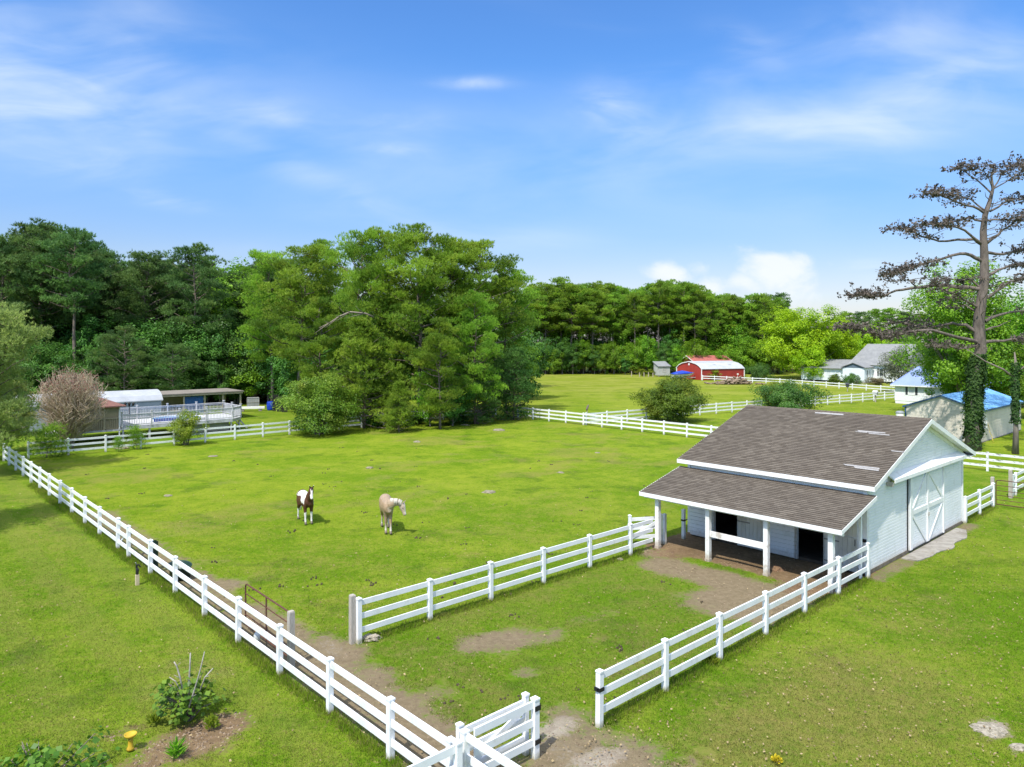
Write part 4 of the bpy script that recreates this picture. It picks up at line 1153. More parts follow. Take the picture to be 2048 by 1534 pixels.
# ------------------------------------------------------------------ left yard: porch, deck, trailer, open shed
SCREEN = plain('tan_porch_screen', (.36, .30, .19), (.30, .25, .16), 2, .8)
TAN = plain('tan_porch_wood', (.44, .38, .26), (.36, .31, .21), 2, .8)
REDSH = plain('red_brown_shingle', (.22, .105, .085), (.15, .078, .065), 5, .9, .3)
po = empty('screened_porch', uv(-14.1, 57.0), TH, 'tan screened porch with a red brown roof behind the bare crape myrtle', 'porch')
PL, PD, PF, PT = 3.85, 5.0, .95, 2.95
m = MB(); m.box(-.1, PL + .1, -.05, PD, PF - .15, PF); m.build('floor', DECKW, po)
m = MB(); m.box(.06, PL - .06, .05, .07, PF + .02, PT - .1); m.box(.05, .07, .09, PD, PF + .02, PT - .1); m.box(PL - .07, PL - .05, .09, PD, PF + .02, PT - .1); m.box(.09, PL - .09, PD - .1, PD, PF, PT - .1); m.build('screen', SCREEN, po)
for x in (.0, 1.3, 2.6, PL - .1):
    m = MB(); m.box(x, x + .1, -.05, .045, -.05 if x in (0, PL - .1) else PF, PT); m.build('post', TRIM if x > 3 else TAN, po)
m = MB(); m.box(.1, PL - .1, -.04, .04, PT - .1, PT); m.box(.1, PL - .1, -.04, .02, PF + .9, PF + .98); m.build('frame', TAN, po)
m = MB(); x = .18
while x < PL - .15: m.box(x, x + .045, -.03, .0, PF + .06, PF + .898); x += .16
m.build('baluster_panel', TAN, po)
m = MB(); m.add([(-.4, -.4, PT), (PL + .4, -.4, PT), (PL + .4, PD + .4, PT), (-.4, PD + .4, PT), (1.6, 2.0, PT + .85), (PL - 1.6, 2.0, PT + .85), (-.4, -.4, PT - .1), (PL + .4, -.4, PT - .1), (PL + .4, PD + .4, PT - .1), (-.4, PD + .4, PT - .1)],
              [(0, 1, 5, 4), (1, 2, 5), (2, 3, 4, 5), (3, 0, 4), (6, 7, 1, 0), (7, 8, 2, 1), (8, 9, 3, 2), (9, 6, 0, 3), (9, 8, 7, 6)]); m.build('roof', REDSH, po)
# ramp with white railing left of the porch
rp_ = empty('ramp_railing', uv(-14.25, 56.9), TH + R(80), 'white railing of the walkway left of the screened porch', 'railing')
m = MB(); m.bar((0, 0, 1.7), (3.6, 0, 1.7), .09, .05); m.bar((0, 0, .95), (3.6, 0, .95), .06, .08); m.build('handrail', TRIM, rp_)
m = MB(); x = .2
while x < 3.5: m.box(x, x + .04, -.02, .02, .99, 1.67); x += .18
m.build('baluster_panel', TRIM, rp_)
for x in (0, 1.8, 3.6):
    m = MB(); m.box(x - .06, x + .06, -.06, .06, -.1, 1.85); m.build('post', TRIM, rp_)
m = MB(); m.box(-.1, 3.7, .08, 1.4, .75, .86); m.build('walkway', DECKW, rp_)


def railing(mb_posts, parent, p, q, zf, n, cap=True):
    """deck railing: posts, rails and a baluster panel"""
    p, q = Vector((*p, 0)), Vector((*q, 0)); t = q - p; L_ = t.length; t.normalize(); up = Vector((0, 0, 1))
    for i in range(n + 1):
        c = p + t * (L_ * i / n); m = MB(); m.bar(c + up * (zf - .05), c + up * (zf + 1.22), .13, .13, up=t); m.bar(c + up * (zf + 1.22), c + up * (zf + 1.27), .18, .18, up=t); m.build('railing_post', DECKW, parent)
    for i in range(n):
        a = p + t * (L_ * i / n + .07); b = p + t * (L_ * (i + 1) / n - .07)
        m = MB(); m.bar(a + up * (zf + 1.04), b + up * (zf + 1.04), .13, .045); m.bar(a + up * (zf + .94), b + up * (zf + .94), .045, .08); m.bar(a + up * (zf + .12), b + up * (zf + .12), .045, .08)
        s = .10
        while s < (b - a).length - .05:
            c = a + t * s; m.bar(c + up * (zf + .10), c + up * (zf + .95), .035, .035, up=t); s += .135
        m.build('railing_panel', DECKW, parent)


dk = empty('pool_deck', uv(-10.1, 57.0), TH, 'raised pale grey wooden pool deck with white railings', 'deck')
ZF = 1.12
m = MB()
outer = [(0, 0), (9.4, 0), (10.7, 1.3), (10.7, 5.6), (0, 5.6)]
for i in range(5):
    pass
m.add([(x, y, ZF) for x, y in outer] + [(x, y, ZF - .05) for x, y in outer], [(0, 1, 2, 3, 4), (9, 8, 7, 6, 5)] + [(i, i + 5, (i + 1) % 5 + 5, (i + 1) % 5) for i in range(5)]); m.build('deck_floor', DECKW, dk)
m = MB()
for a, b in zip(outer, outer[1:] + outer[:1]): m.bar((*a, ZF - .17), (*b, ZF - .17), .05, .22)
m.build('rim_joist', DECKW, dk)
railing(None, dk, (0, 0), (9.4, 0), ZF, 4); railing(None, dk, (9.4, 0), (10.7, 1.3), ZF, 1); railing(None, dk, (10.7, 1.3), (10.7, 5.6), ZF, 2); railing(None, dk, (0, 5.6), (10.7, 5.6), ZF + .05, 4)
for x, y in ((.1, .1), (2.2, .1), (4.6, .1), (7.0, .1), (9.3, .1), (10.6, 1.4), (10.6, 3.4), (10.6, 5.4)):
    m = MB(); m.box(x - .07, x + .07, y - .07, y + .07, -.1, ZF - .06); m.build('deck_post', DECKW, dk)
m = MB(); m.box(4.8, 9.2, .35, .38, .05, ZF - .3); m.build('skirt_panel', plain('grey_skirt_panel', (.30, .29, .27), (.24, .23, .21), 1.5, .8), dk)
m = MB(); m.bar((10.75, 1.6, .75), (11.3, 1.2, -.05), .08, .12); m.bar((10.75, 3.4, .95), (11.5, 3.4, -.05), .08, .12); m.build('deck_brace', DECKW, dk)
pool = empty('swimming_pool', uv(-4.7, 59.9), TH, 'round blue above ground pool half hidden behind the deck railing', 'pool')
m = MB(); m.lathe([(2.35, ZF + .012), (2.35, ZF + .16), (2.25, ZF + .18), (2.2, ZF + .16), (2.2, ZF + .012)], 40); m.build('pool_rim', TRIM, pool)
m = MB(); m.lathe([(2.19, ZF + .014), (2.19, ZF + .08), (.01, ZF + .085)], 40); m.build('water', plain('pool_water', (.05, .25, .55), (.04, .20, .48), .8, .08), pool)
m = MB(); m.box(-2.0, .2, -2.62, -2.58, ZF + .15, ZF + .42); tag(m.build('pool_float', BIN, None, False, None, uv(-5.4, 60.2), TH), 'bright blue pool float leaning behind the front deck railing', 'float')
lp = empty('lamp_post', uv(-9.3, 57.9, ZF + .002), 0, 'slim black lamp post standing on the deck beside the porch', 'lamp')
m = MB(); m.tube([(0, 0, 0), (0, 0, 1.7)], .035); m.bar((-.35, 0, 1.66), (.35, 0, 1.66), .04, .04); m.build('pole', BLACK, lp)
for x in (-.35, 0, .35):
    m = MB(); m.lathe([(.05, 1.68), (.10, 1.74), (.11, 1.9), (.05, 1.98), (.01, 2.0)], 8, (x, 0, 0)); m.build('lantern', BLACK, lp)

tra = empty('mobile_home', uv(-16.5, 66.0), TH, 'white mobile home with a rounded metal roof behind the deck', 'mobile home')
m = MB(); m.box(0, 12.2, 0, 3.7, .3, 2.62); lap(m, (0, 0, 0), (1, 0, 0), (0, -1, 0), .4, 2.6, .22, lambda a, b: [(0, 12.2)]); lap(m, (12.2, 0, 0), (0, 1, 0), (1, 0, 0), .4, 2.6, .22, lambda a, b: [(0, 3.7)]); m.build('walls', plain('grey_blue_siding', (.36, .40, .46), (.30, .34, .40), 1, .7), tra)
arc = [(-.12 + 3.94 * i / 10, 2.56 + .95 * math.sin(math.pi * i / 10) ** .62) for i in range(11)]
m = MB(); m.prism([(-.12, 2.46)] + arc + [(3.82, 2.46)], -.15, 12.35, axis='x'); m.build('roof', WHITEMETAL, tra)

os_ = empty('open_shed', uv(-3.9, 67.6), TH, 'open sided lean to shed with a flat rusty roof and a blue tarp', 'shed')
m = MB(); m.prism([(-.5, 2.88), (4.5, 2.92), (4.5, 3.02), (-.5, 2.98)], -.2, 8.4, axis='x'); m.build('roof', plain('rusty_tin', (.24, .21, .18), (.18, .16, .14), 1, .7), os_)
m = MB(); m.box(-.15, 8.3, -.44, -.38, 2.70, 2.86); m.build('fascia', TAN, os_)
for x in (0, 2.2, 4.3, 6.2, 8.1):
    m = MB(); m.box(x - .07, x + .07, -.3, -.16, -.1, 2.72); m.build('post', TAN, os_)
for x in (0, 4.3, 8.1):
    m = MB(); m.box(x - .07, x + .07, 4.1, 4.24, -.1, 2.9); m.build('post', TAN, os_)
m = MB(); m.box(0, 4.2, 4.0, 4.05, 0, 2.9); m.build('back_wall', TAN, os_)
m = MB(); m.box(.1, 2.1, -.26, -.23, 1.2, 1.32); m.box(.1, 2.1, -.26, -.23, .35, 1.15); m.build('plank_rail', TAN, os_)
m = MB()
for i in range(13): m.box(2.25 + i * .15, 2.25 + i * .15 + .152, -.12 + .03 * (i % 2), -.10 + .03 * (i % 2), .9, 2.6)
tag(m.build('tarp', TARP, None, False, None, uv(-3.9, 67.6), TH), 'blue tarp hanging inside the open shed', 'tarp')
# clutter right of the shed
p = ground_at(503, 822); m = MB(); m.box(-1.5, 1.5, -.25, .25, .28, .52)
tag(m.build('white_beam', TRIM, None, False, None, p, R(14)), 'long white beam lying on blocks right of the open shed', 'beam')
for s in (-1.0, 1.0):
    m = MB(); m.box(-.18, .18, -.2, .2, 0, .275); q = p + Vector((math.cos(R(14)) * s, math.sin(R(14)) * s, 0)); tag(m.build('concrete_block', CONCRETE, None, False, None, q, R(14)), 'concrete block under the white beam', 'block', 'blocks under the white beam')
cr = empty('crate', ground_at(506, 815), R(20), 'grey wire crate standing behind the white beam', 'crate')
m = MB(); m.box(-.7, .7, -.6, .6, .15, 1.25); m.build('tank', plain('grey_tank', (.35, .36, .37), (.28, .29, .30), 2, .6), cr)
m = MB()
for i in range(6):
    x = -.72 + i * .288; m.bar((x, -.62, .1), (x, -.62, 1.3), .03, .03, up=(1, 0, 0))
for z in (.12, .7, 1.28): m.bar((-.73, -.63, z), (.73, -.63, z), .03, .03)
m.build('cage', GREYWOOD, cr)
bb = empty('barrel', ground_at(542, 820), 0, 'bright blue plastic barrel left of the dark panels', 'barrel')
m = MB(); m.lathe([(.42, 0), (.47, .1), (.5, .55), (.47, .95), (.43, 1.0)], 20); m.build('body', BIN, bb)
m = MB(); m.lathe([(.44, 1.0), (.45, 1.04), (.1, 1.07)], 20); m.build('lid', BIN, bb)
for i, (px, py, h_) in enumerate(((551, 822, 2.0), (560, 823, 1.85), (569, 824, 1.95))):
    m = MB(); q = ground_at(px, py)
    for j in range(5): m.box(-.32 + j * .135, -.32 + j * .135 + .11, -.02, .02, 0, h_ - (j % 2) * .06)
    m.box(-.33, .34, .022, .06, .3, .4); m.box(-.33, .34, .022, .06, h_ - .5, h_ - .4)
    tag(m.build('pallet_panel', plain('charred_panel', (.03, .028, .027), (.022, .02, .02), 3, .8), None, False, None, q, R(25)), 'dark upright board panel behind the big shrub', 'panel', 'dark board panels behind the big shrub')

# ------------------------------------------------------------------ small things along the long fence
hy = empty('yard_hydrant', ground_at(274.5, 1168.5), TH, 'wooden stake with a black standpipe on the lawn by the little gate', 'hydrant')
m = MB(); m.box(-.055, .055, -.055, .055, -.1, .33); m.build('stake', plain('new_stake', (.55, .46, .31), (.47, .38, .25), 6, .8), hy)
m = MB(); m.tube([(.0, .07, .0), (0, .07, .62), (.03, .07, .66)], .035, 10); m.tube([(-.03, .06, .64), (.06, .06, .66), (.12, .06, .56)], .025, 8); m.lathe([(.05, .36), (.055, .5), (.04, .56)], 10); m.build('standpipe', BLACK, hy)
m = MB(); m.bar((0, .07, .66), (-.05, .02, .76), .03, .02); m.build('handle', plain('steel_handle', (.4, .41, .43), (.3, .31, .32), 5, .4, 0, None, 0, 2, (1, 1, 1), .8), hy)
tr = MB(); p = uv(-18.32, 16.6)
for s in (1.0,):
    prof = [(.50, 0), (.56, .40), (.60, .43), (.58, .45), (.53, .43), (.47, .06), (.02, .05)]
    tr.lathe(prof, 28)
o = tr.build('water_trough', DARKGREEN, None, True, None, p, TH); o.scale = (.62, 1.0, 1); tag(o, 'dark green oval water trough inside the long fence', 'trough')
tp_ = empty('rolled_mat', uv(-18.75, 18.15), TH, 'dark green rolled sheet standing against the long fence near the standpipe', 'mat')
m = MB(); pts = []
for i in range(26): a_ = i * .5; r_ = .05 + .004 * i; pts.append((r_ * math.cos(a_), r_ * 1.1 * math.sin(a_)))
for (a, b) in zip(pts[:-1], pts[1:]): m.quad((a[0], a[1], .02), (b[0], b[1], .02), (b[0], b[1], 1.05), (a[0], a[1], 1.05))
m.build('sheet', DARKGREEN, tp_)
m = MB(); m.tube([(.155 * math.cos(t), .17 * math.sin(t), .78) for t in [i * math.pi / 8 for i in range(17)]], .010, 6); m.build('tie', BLACK, tp_)
jg = empty('plastic_jug', uv(-18.74, 8.95, .17), TH, 'clear plastic jug with a yellow cap hanging inside the long fence', 'jug')
m = MB(); m.lathe([(.07, 0), (.085, .02), (.09, .16), (.06, .22), (.03, .25), (.03, .27)], 14); m.build('body', plain('cloudy_plastic', (.55, .58, .58), (.48, .5, .5), 4, .25), jg, True)
m = MB(); m.lathe([(.034, .27), (.034, .30), (.01, .302)], 12); m.build('cap', plain('yellow_cap', (.6, .55, .06), (.55, .5, .05), 4, .5), jg)
m = MB(); m.tube([(0, 0, .30), (-.05, 0, .46), (-.075, 0, .60)], .006, 6); m.build('wire', BLACK, jg)
m = MB(); m.tube([(-18.78 + .0 - UL + .02 * math.sin(i), 0, 0) for i in range(2)], .005) if False else None
wl_ = MB(); pts = [Vector((.03 * math.sin(i * 1.3), .04 * math.cos(i * 1.1), .78 - i * .055)) for i in range(15)]
wl_.tube(pts, .007, 6); tag(wl_.build('wire_tie', BLACK, None, True, None, uv(-18.75, 8.3), TH), 'thin black wire hanging from the middle rail of the long fence', 'wire')
yb_ = empty('bird_bath', ground_at(261, 1497), 0, 'yellow pedestal bird bath on the mulch bed', 'bird bath'); yb_.scale = (.85, .85, .85)
yl = plain('yellow_paint', (.50, .34, .025), (.42, .28, .025), 4, .5, .1)
m = MB(); m.lathe([(.09, -.03), (.085, .02), (.06, .05), (.055, .2), (.065, .28)], 16); m.build('pedestal', yl, yb_, True)
m = MB(); m.lathe([(.055, .27), (.12, .30), (.15, .36), (.137, .365), (.115, .325), (.02, .315)], 22); m.build('bowl', yl, yb_, True)
db = empty('white_drum', at_depth(1800, 75), 0, 'white drum with a grey lid just showing over the barn ridge', 'drum')
m = MB(); m.lathe([(.36, 0), (.38, .05), (.38, .85), (.36, .9)], 18); m.build('body', TRIM, db)
m = MB(); m.lathe([(.41, .88), (.41, .98), (.28, 1.1), (.02, 1.13)], 18); m.build('lid', plain('grey_lid', (.28, .31, .34), (.22, .24, .27), 3, .5), db)
nb_ = empty('nest_box', ground_at(1751, 804), TH, 'grey white nest box on a wooden post by the far white fence', 'nest box')
m = MB(); m.box(-.07, .07, -.07, .07, -.1, .95); m.build('post', GREYWOOD, nb_)
m = MB(); m.box(-.28, .28, -.25, .25, .95, 1.35); m.prism([(-.34, 1.33), (0, 1.6), (.34, 1.33)], -.32, .32); m.build('box', plain('grey_white_box', (.55, .56, .57), (.45, .46, .47), 3, .6), nb_)
fd = empty('bird_feeder', ground_at(1695, 783), TH, 'dark post with a small feeder in front of the grey roofed house', 'feeder')
m = MB(); m.box(-.05, .05, -.05, .05, -.1, 1.3); m.build('post', GREYWOOD, fd)
m = MB(); m.box(-.22, .22, -.2, .2, .75, 1.2); m.prism([(-.3, 1.2), (0, 1.45), (.3, 1.2)], -.28, .28); m.build('box', SHUTTER, fd)
pt_ = empty('post_sculpture', ground_at(1174, 849), R(20), 'thin dark stake with a leaning carved top behind the far paddock fence', 'stake')
m = MB(); m.tube([(0, 0, -.1), (.02, 0, 1.45)], .04); m.build('stake', GREYWOOD, pt_)
m = MB(); m.tube([(-.05, 0, 1.42), (.0, 0, 1.6), (.10, 0, 1.85), (.20, 0, 2.0)], [.07, .11, .10, .03], 8); m.build('carving', BARK, pt_, True)


# mounds of pale earth and stones in the turf
def lump(label, p, r_, h_, mat, name, seed, group=None, cat='mound'):
    bm = bmesh.new(); bmesh.ops.create_icosphere(bm, subdivisions=3, radius=1)
    rr = random.Random(seed); off = [Vector((rr.uniform(-9, 9), rr.uniform(-9, 9), rr.uniform(-9, 9))) for _ in range(2)]
    from mathutils import noise as mn
    for v_ in bm.verts:
        s = 1 + .40 * mn.noise(v_.co * 1.6 + off[0]) + .28 * mn.noise(v_.co * 4 + off[1]); v_.co = Vector((v_.co.x * r_ * s, v_.co.y * r_ * s * .8, v_.co.z * h_ * s))
    me = bpy.data.meshes.new(name); bm.to_mesh(me); bm.free(); me.materials.append(mat)
    return tag(put(name, me, None, p + Vector((0, 0, -.055 if name == 'sand_heap' else -.02))), label, cat, group)


SOIL = plain('pale_dry_soil', (.27, .24, .17), (.18, .165, .11), 8, .95, .5)
for i, (px, py, r_, h_) in enumerate(((978, 984, .34, .16), (1121, 945, .22, .10), (834, 884, .32, .15), (998, 860, .5, .2), (739, 935, .22, .10), (336, 991, .2, .09), (243, 896, .5, .18), (426, 912, .35, .08), (930, 850, .4, .12), (1195, 905, .2, .08), (615, 1052, .0, 0), (1240, 1118, .14, .08))):
    if r_: lump('small pale earth mound in the paddock grass', ground_at(px, py), r_ * 1.1, h_ * .7, SOIL, 'earth_mound', i, 'small earth mounds in the paddock grass')
lump('pale sand heap on the lawn right of the barn fence near the lower right corner', ground_at(1982, 1457), .37, .085, plain('pale_sand', (.38, .34, .27), (.17, .15, .11), 13, .95, 1.0), 'sand_heap', 71)
lump('smaller sand heap cut by the right edge below the other one', ground_at(2037, 1491), .20, .08, MATS['pale_sand'], 'sand_heap', 72)
lump('pale gravel heap at the foot of the first pen fence post', ground_at(742, 1276), .26, .11, MATS['pale_sand'], 'gravel_heap', 73)
lump('large clod of clay beside the porch post nearest the corner', ground_at(1552, 1138), .30, .14, plain('clay_clod', (.22, .13, .07), (.14, .085, .05), 6, .95, .6), 'clay_heap', 74)
# ------------------------------------------------------------------ foliage
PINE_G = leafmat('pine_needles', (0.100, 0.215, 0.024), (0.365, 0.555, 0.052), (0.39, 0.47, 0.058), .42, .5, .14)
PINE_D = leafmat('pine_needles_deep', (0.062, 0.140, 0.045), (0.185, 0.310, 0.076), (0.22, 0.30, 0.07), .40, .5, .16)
LEAF_G = leafmat('broad_leaves', (0.075, 0.205, 0.014), (0.260, 0.470, 0.028), (0.300, 0.470, 0.034), .42, .45, .2)
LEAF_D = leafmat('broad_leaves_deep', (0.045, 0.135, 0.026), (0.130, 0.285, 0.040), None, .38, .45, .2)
LEAF_Y = leafmat('bright_leaves', (0.19, 0.35, 0.006), (0.42, 0.60, 0.016), None, .45, .5, .06)
LEAF_S = leafmat('shrub_leaves', (0.120, 0.198, 0.014), (0.330, 0.384, 0.036), (0.360, 0.336, 0.043), .40, .45, .08)
LEAF_B = leafmat('bush_leaves', (0.081, 0.176, 0.016), (0.257, 0.358, 0.038), (0.311, 0.311, 0.041), .40, .45, .06)
LEAF_DEAD = leafmat('dead_leaves', (.060, .049, .044), (.165, .132, .115), None, .15, .7, .03)
LEAF_RED = leafmat('reddish_tips', (.20, .075, .062), (.36, .19, .15), None, .25, .6, .03)
LEAF_IVY = leafmat('ivy_leaves', (.016, .050, .008), (.055, .115, .016), None, .22, .6, .03)
LEAF_FIG = leafmat('fig_leaves', (0.056, 0.150, 0.015), (0.188, 0.331, 0.037), None, .4, .4, .03)
CEDAR = leafmat('cedar_foliage', (0.054, 0.135, 0.028), (0.153, 0.270, 0.054), None, .35, .6, .05)


def unit(a): return a / np.maximum(np.linalg.norm(a, axis=-1, keepdims=True), 1e-6)


def rvec(rg, n):
    return unit(rg.normal(size=(n, 3)))


def needles(rg, cen, dirs, tint, nb, ln, wd, spread=.85):
    """fans of thin blades round each twig end"""
    n = len(cen)
    c = np.repeat(cen, nb, 0); d_ = unit(np.repeat(dirs, nb, 0) + rg.normal(size=(n * nb, 3)) * spread * .62)
    L_ = ln * rg.uniform(.6, 1.15, (n * nb, 1))
    s_ = unit(np.cross(d_, rvec(rg, n * nb) * .8 + np.array([0, 0, .8]))) * (wd / 2)
    b = c + d_ * L_ * rg.uniform(0, .25, (n * nb, 1))
    co_ = np.stack([b - s_, b + s_, c + d_ * L_], 1)
    t_ = np.clip(np.repeat(tint, nb) + rg.normal(0, .10, n * nb), 0, 1)
    return co_, t_


def leaves(rg, cen, nrm, tint, size, asp=.62):
    """leaf shaped quads"""
    n = len(cen); nrm = unit(nrm)
    t_ = unit(np.cross(nrm, rvec(rg, n))); s_ = np.cross(nrm, t_)
    z = (size * rg.uniform(.65, 1.25, n))[:, None]
    a = cen - t_ * z * .5; b = cen + t_ * z * .5
    l = cen + s_ * z * asp * .5 + nrm * z * .08; r_ = cen - s_ * z * asp * .5 + nrm * z * .08
    return np.stack([a, l, b, r_], 1), np.clip(tint, 0, 1)


PROTO = {}


def tree_root(name, trunk_mb, bark, crown_me):
    root = empty(name, (0, 0, 0))
    put('trunk', trunk_mb.mesh('trunk', bark, True), root)
    put('crown', crown_me, root)
    return root


def make_pine(key, seed, hgt, base, rad, nbr, blades=8, tufts=12, blen=.42, bw=.055, mat=None, droop=.0, lean=0.0, shape='round'):
    rg = np.random.default_rng(seed); rr = random.Random(seed)
    tm = MB(); n = 9
    wob = [(rr.gauss(0, .10) * i * .3 + lean * hgt * (i / n) ** 2, rr.gauss(0, .10) * i * .3) for i in range(n + 1)]
    tp = [Vector((wob[i][0], wob[i][1], hgt * .97 * i / n - (.2 if i == 0 else 0))) for i in range(n + 1)]
    r0 = hgt * .0125
    tm.tube(tp, [r0 * (1.25 if i == 0 else 1 - .86 * i / n) for i in range(n + 1)], 9)

    def trunk_at(z):
        f = min(max(z / (hgt * .97) * n, 0), n - .001); i = int(f); return tp[i].lerp(tp[i + 1], f - i)
    cc, dd, tt = [], [], []
    for i in range(nbr):
        t = (i + rr.random()) / nbr; z = hgt * (base + (.97 - base) * t)
        if shape == 'round': sh = max(.12, math.sin(math.pi * (.24 + .72 * t))) ** .75
        elif shape == 'cone': sh = (1 - t) ** .8 * .98 + .06
        else: sh = max(.15, math.sin(math.pi * (.42 + .54 * t))) ** .7 * (1.0 if t > .12 else .75)
        L_ = rad * sh * rr.uniform(.62, 1.15); az = i * 2.4 + rr.gauss(0, .5)
        rise = rr.uniform(.05, .4) + .45 * t - droop
        o = trunk_at(z); dr = Vector((math.cos(az), math.sin(az), 0)); bend = rr.uniform(-.25, .25)
        pts = [o + dr * (L_ * s) + Vector((-dr.y, dr.x, 0)) * (bend * L_ * s * s) + Vector((0, 0, L_ * (rise * s + rr.gauss(0, .035) - .12 * s * (1 - s)))) for s in (0, .25, .5, .75, 1)]
        rb = max(.025, min(.02 + .017 * L_, r0 * .6))
        tm.tube(pts, [rb, rb * .8, rb * .6, rb * .4, rb * .2], 5, False)
        nc = max(2, int(1.3 + L_ * (.85 if tufts < 40 else .72))); tone = rr.uniform(.15, .8)
        for j in range(nc):
            s = .42 + .60 * (j + rr.random()) / nc; f = min(s, .999) * 4; q = int(f); c = pts[q].lerp(pts[min(q + 1, 4)], f - q)
            c = c + Vector((rr.gauss(0, .16), rr.gauss(0, .16), rr.uniform(.0, .22))) * L_ * (.55 if s > .9 else 1)
            cr = rr.uniform(.55, 1.05) * (1 + .04 * L_) * (1.3 if tufts > 40 else 1)
            p = rvec(rg, tufts); p[:, 2] = np.abs(p[:, 2]) * np.where(rg.random(tufts) < .75, 1, -.8); p = p * (rg.random((tufts, 1)) ** .4) * cr * np.array([1, 1, .55])
            cc.append(np.array(c) + p); dd.append(p / cr * 1.0 + np.array([0, 0, .75]) + rg.normal(size=(tufts, 3)) * .25)
            tt.append(np.full(tufts, tone) + rr.gauss(0, .12) + rg.normal(0, .06, tufts))
    co_, t_ = needles(rg, np.concatenate(cc), np.concatenate(dd), np.concatenate(tt), blades, blen, bw)
    PROTO[key] = [tree_root('pine_tree', tm, BARK, np_mesh('crown', co_, 3, mat or PINE_G, {'tint': t_})), hgt, False]


def make_broad(key, seed, hgt, cb, rad, ncl, per, size, mat, trunk_r=None, name='broadleaf_tree', bark=None, stems=1, crr=(.75, 1.35), squash=1.0, ragged=.22, asp=.62, upb=.55, bottom=.0):
    rg = np.random.default_rng(seed); rr = random.Random(seed)
    ch = (hgt - cb); cz = cb + ch * .5
    r0 = trunk_r or max(.03, hgt * .018)
    tm = MB(); cc, nn, tt = [], [], []
    cens = []
    ph = [rr.uniform(0, 6.28) for _ in range(6)]
    for i in range(ncl):
        v_ = rvec(rg, 1)[0]; rad_f = rr.random() ** .38
        az = math.atan2(v_[1], v_[0]); lob = 1 + ragged * (math.sin(3 * az + ph[0] + 2 * v_[2]) * .6 + math.sin(5 * az + ph[1] - 3 * v_[2]) * .4 + math.sin(7 * v_[2] + ph[2]) * .35)
        wz = v_[2] if v_[2] > 0 else v_[2] * (1 - bottom)
        c = np.array([v_[0] * rad * rad_f * lob, v_[1] * rad * rad_f * lob, cz + wz * ch * .5 * rad_f * (1 + .5 * (lob - 1))])
        cens.append(c)
        cr = rr.uniform(*crr); tone = rr.uniform(.15, .85)
        p = rvec(rg, per) * (rg.random((per, 1)) ** .3) * cr * np.array([1, 1, .72 * squash])
        out_ = unit((c - np.array([0, 0, cz - ch * .15]))[None, :])
        cc.append(c + p); nn.append(p / cr * .55 + out_ * .5 + np.array([0, 0, upb]) + rg.normal(size=(per, 3)) * .42)
        tt.append(np.full(per, tone) + rg.normal(0, .16, per))
    co_, t_ = leaves(rg, np.concatenate(cc), np.concatenate(nn), np.concatenate(tt), size, asp)
    if stems == 1:
        top = Vector((rr.gauss(0, .3), rr.gauss(0, .3), cb + ch * .62)); mid = Vector((rr.gauss(0, .12), rr.gauss(0, .12), cb * .7 + .1))
        tm.tube([(0, 0, -.2), (0, 0, .15), mid, mid.lerp(top, .5), top], [r0 * 1.3, r0, r0 * .82, r0 * .5, r0 * .15], 9)
        for c in cens[::max(1, ncl // 26)]:
            c = Vector(c); s = mid.lerp(top, rr.uniform(.0, .6)); m_ = s.lerp(c, .55) + Vector((0, 0, -.06 * (c - s).length))
            tm.tube([s, m_, c], [r0 * .34, r0 * .2, r0 * .06], 5, False)
    else:
        for c in cens[::max(1, ncl // stems)]:
            c = Vector(c); b = Vector((rr.gauss(0, .12) * rad * .6, rr.gauss(0, .12) * rad * .6, -.1)); m_ = b.lerp(c, .5) + Vector((0, 0, .12 * hgt))
            tm.tube([b, m_, c], [r0, r0 * .6, r0 * .15], 5, False)
    PROTO[key] = [tree_root(name, tm, bark or GREYBARK, np_mesh('crown', co_, 4, mat, {'tint': t_})), hgt, False]


def plant(key, loc, hgt, label, cat='tree', group=None, rz=None, wide=1.0, name=None):
    pr = PROTO[key]
    o = pr[0] if not pr[2] else copy_tree(pr[0])
    pr[2] = True
    s = hgt / pr[1]
    o.location = (loc[0], loc[1], 0); o.rotation_euler = (0, 0, RND.uniform(0, 6.28) if rz is None else rz); o.scale = (s * wide, s * wide, s)
    for kk in ('label', 'category', 'group'):
        if kk in o: del o[kk]
    if name: o.name = name
    return tag(o, label, cat, group)


# pines: tall forest forms, full forms of the clump, a young cone
make_pine('pa', 1, 22, .42, 4.4, 44, 9, 26, .46, .085)
make_pine('pb', 2, 23, .52, 3.9, 38, 9, 26, .46, .085)
make_pine('pc', 3, 20, .34, 4.5, 46, 9, 26, .46, .085)
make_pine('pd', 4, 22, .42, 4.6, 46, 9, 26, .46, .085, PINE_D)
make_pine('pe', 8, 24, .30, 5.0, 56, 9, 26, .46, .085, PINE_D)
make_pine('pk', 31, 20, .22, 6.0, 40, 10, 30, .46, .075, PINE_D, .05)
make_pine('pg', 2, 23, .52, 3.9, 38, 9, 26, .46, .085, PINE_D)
make_pine('ha', 5, 20, .13, 5.8, 48, 15, 62, .36, .043, None, .05)
make_pine('hb', 6, 19, .10, 5.2, 46, 15, 62, .36, .043, None, .08)
make_pine('hc', 7, 20, .28, 5.4, 40, 15, 62, .36, .043, None, .02, .05)
make_pine('yp', 9, 10, .03, 3.9, 80, 11, 26, .32, .050, None, .0, 0, 'cone')
make_pine('lp', 10, 11, .14, 4.3, 78, 12, 32, .30, .044, leafmat('pale_needles', (.20, .28, .08), (.46, .54, .15), None, .42, .5, .1), .1)
make_pine('sp', 12, 2.6, .0, 1.25, 26, 12, 12, .26, .030, None, .0, 0, 'cone')
make_pine('ce', 13, 9, .0, 3.6, 90, 14, 14, .30, .050, CEDAR, .06, 0, 'low')
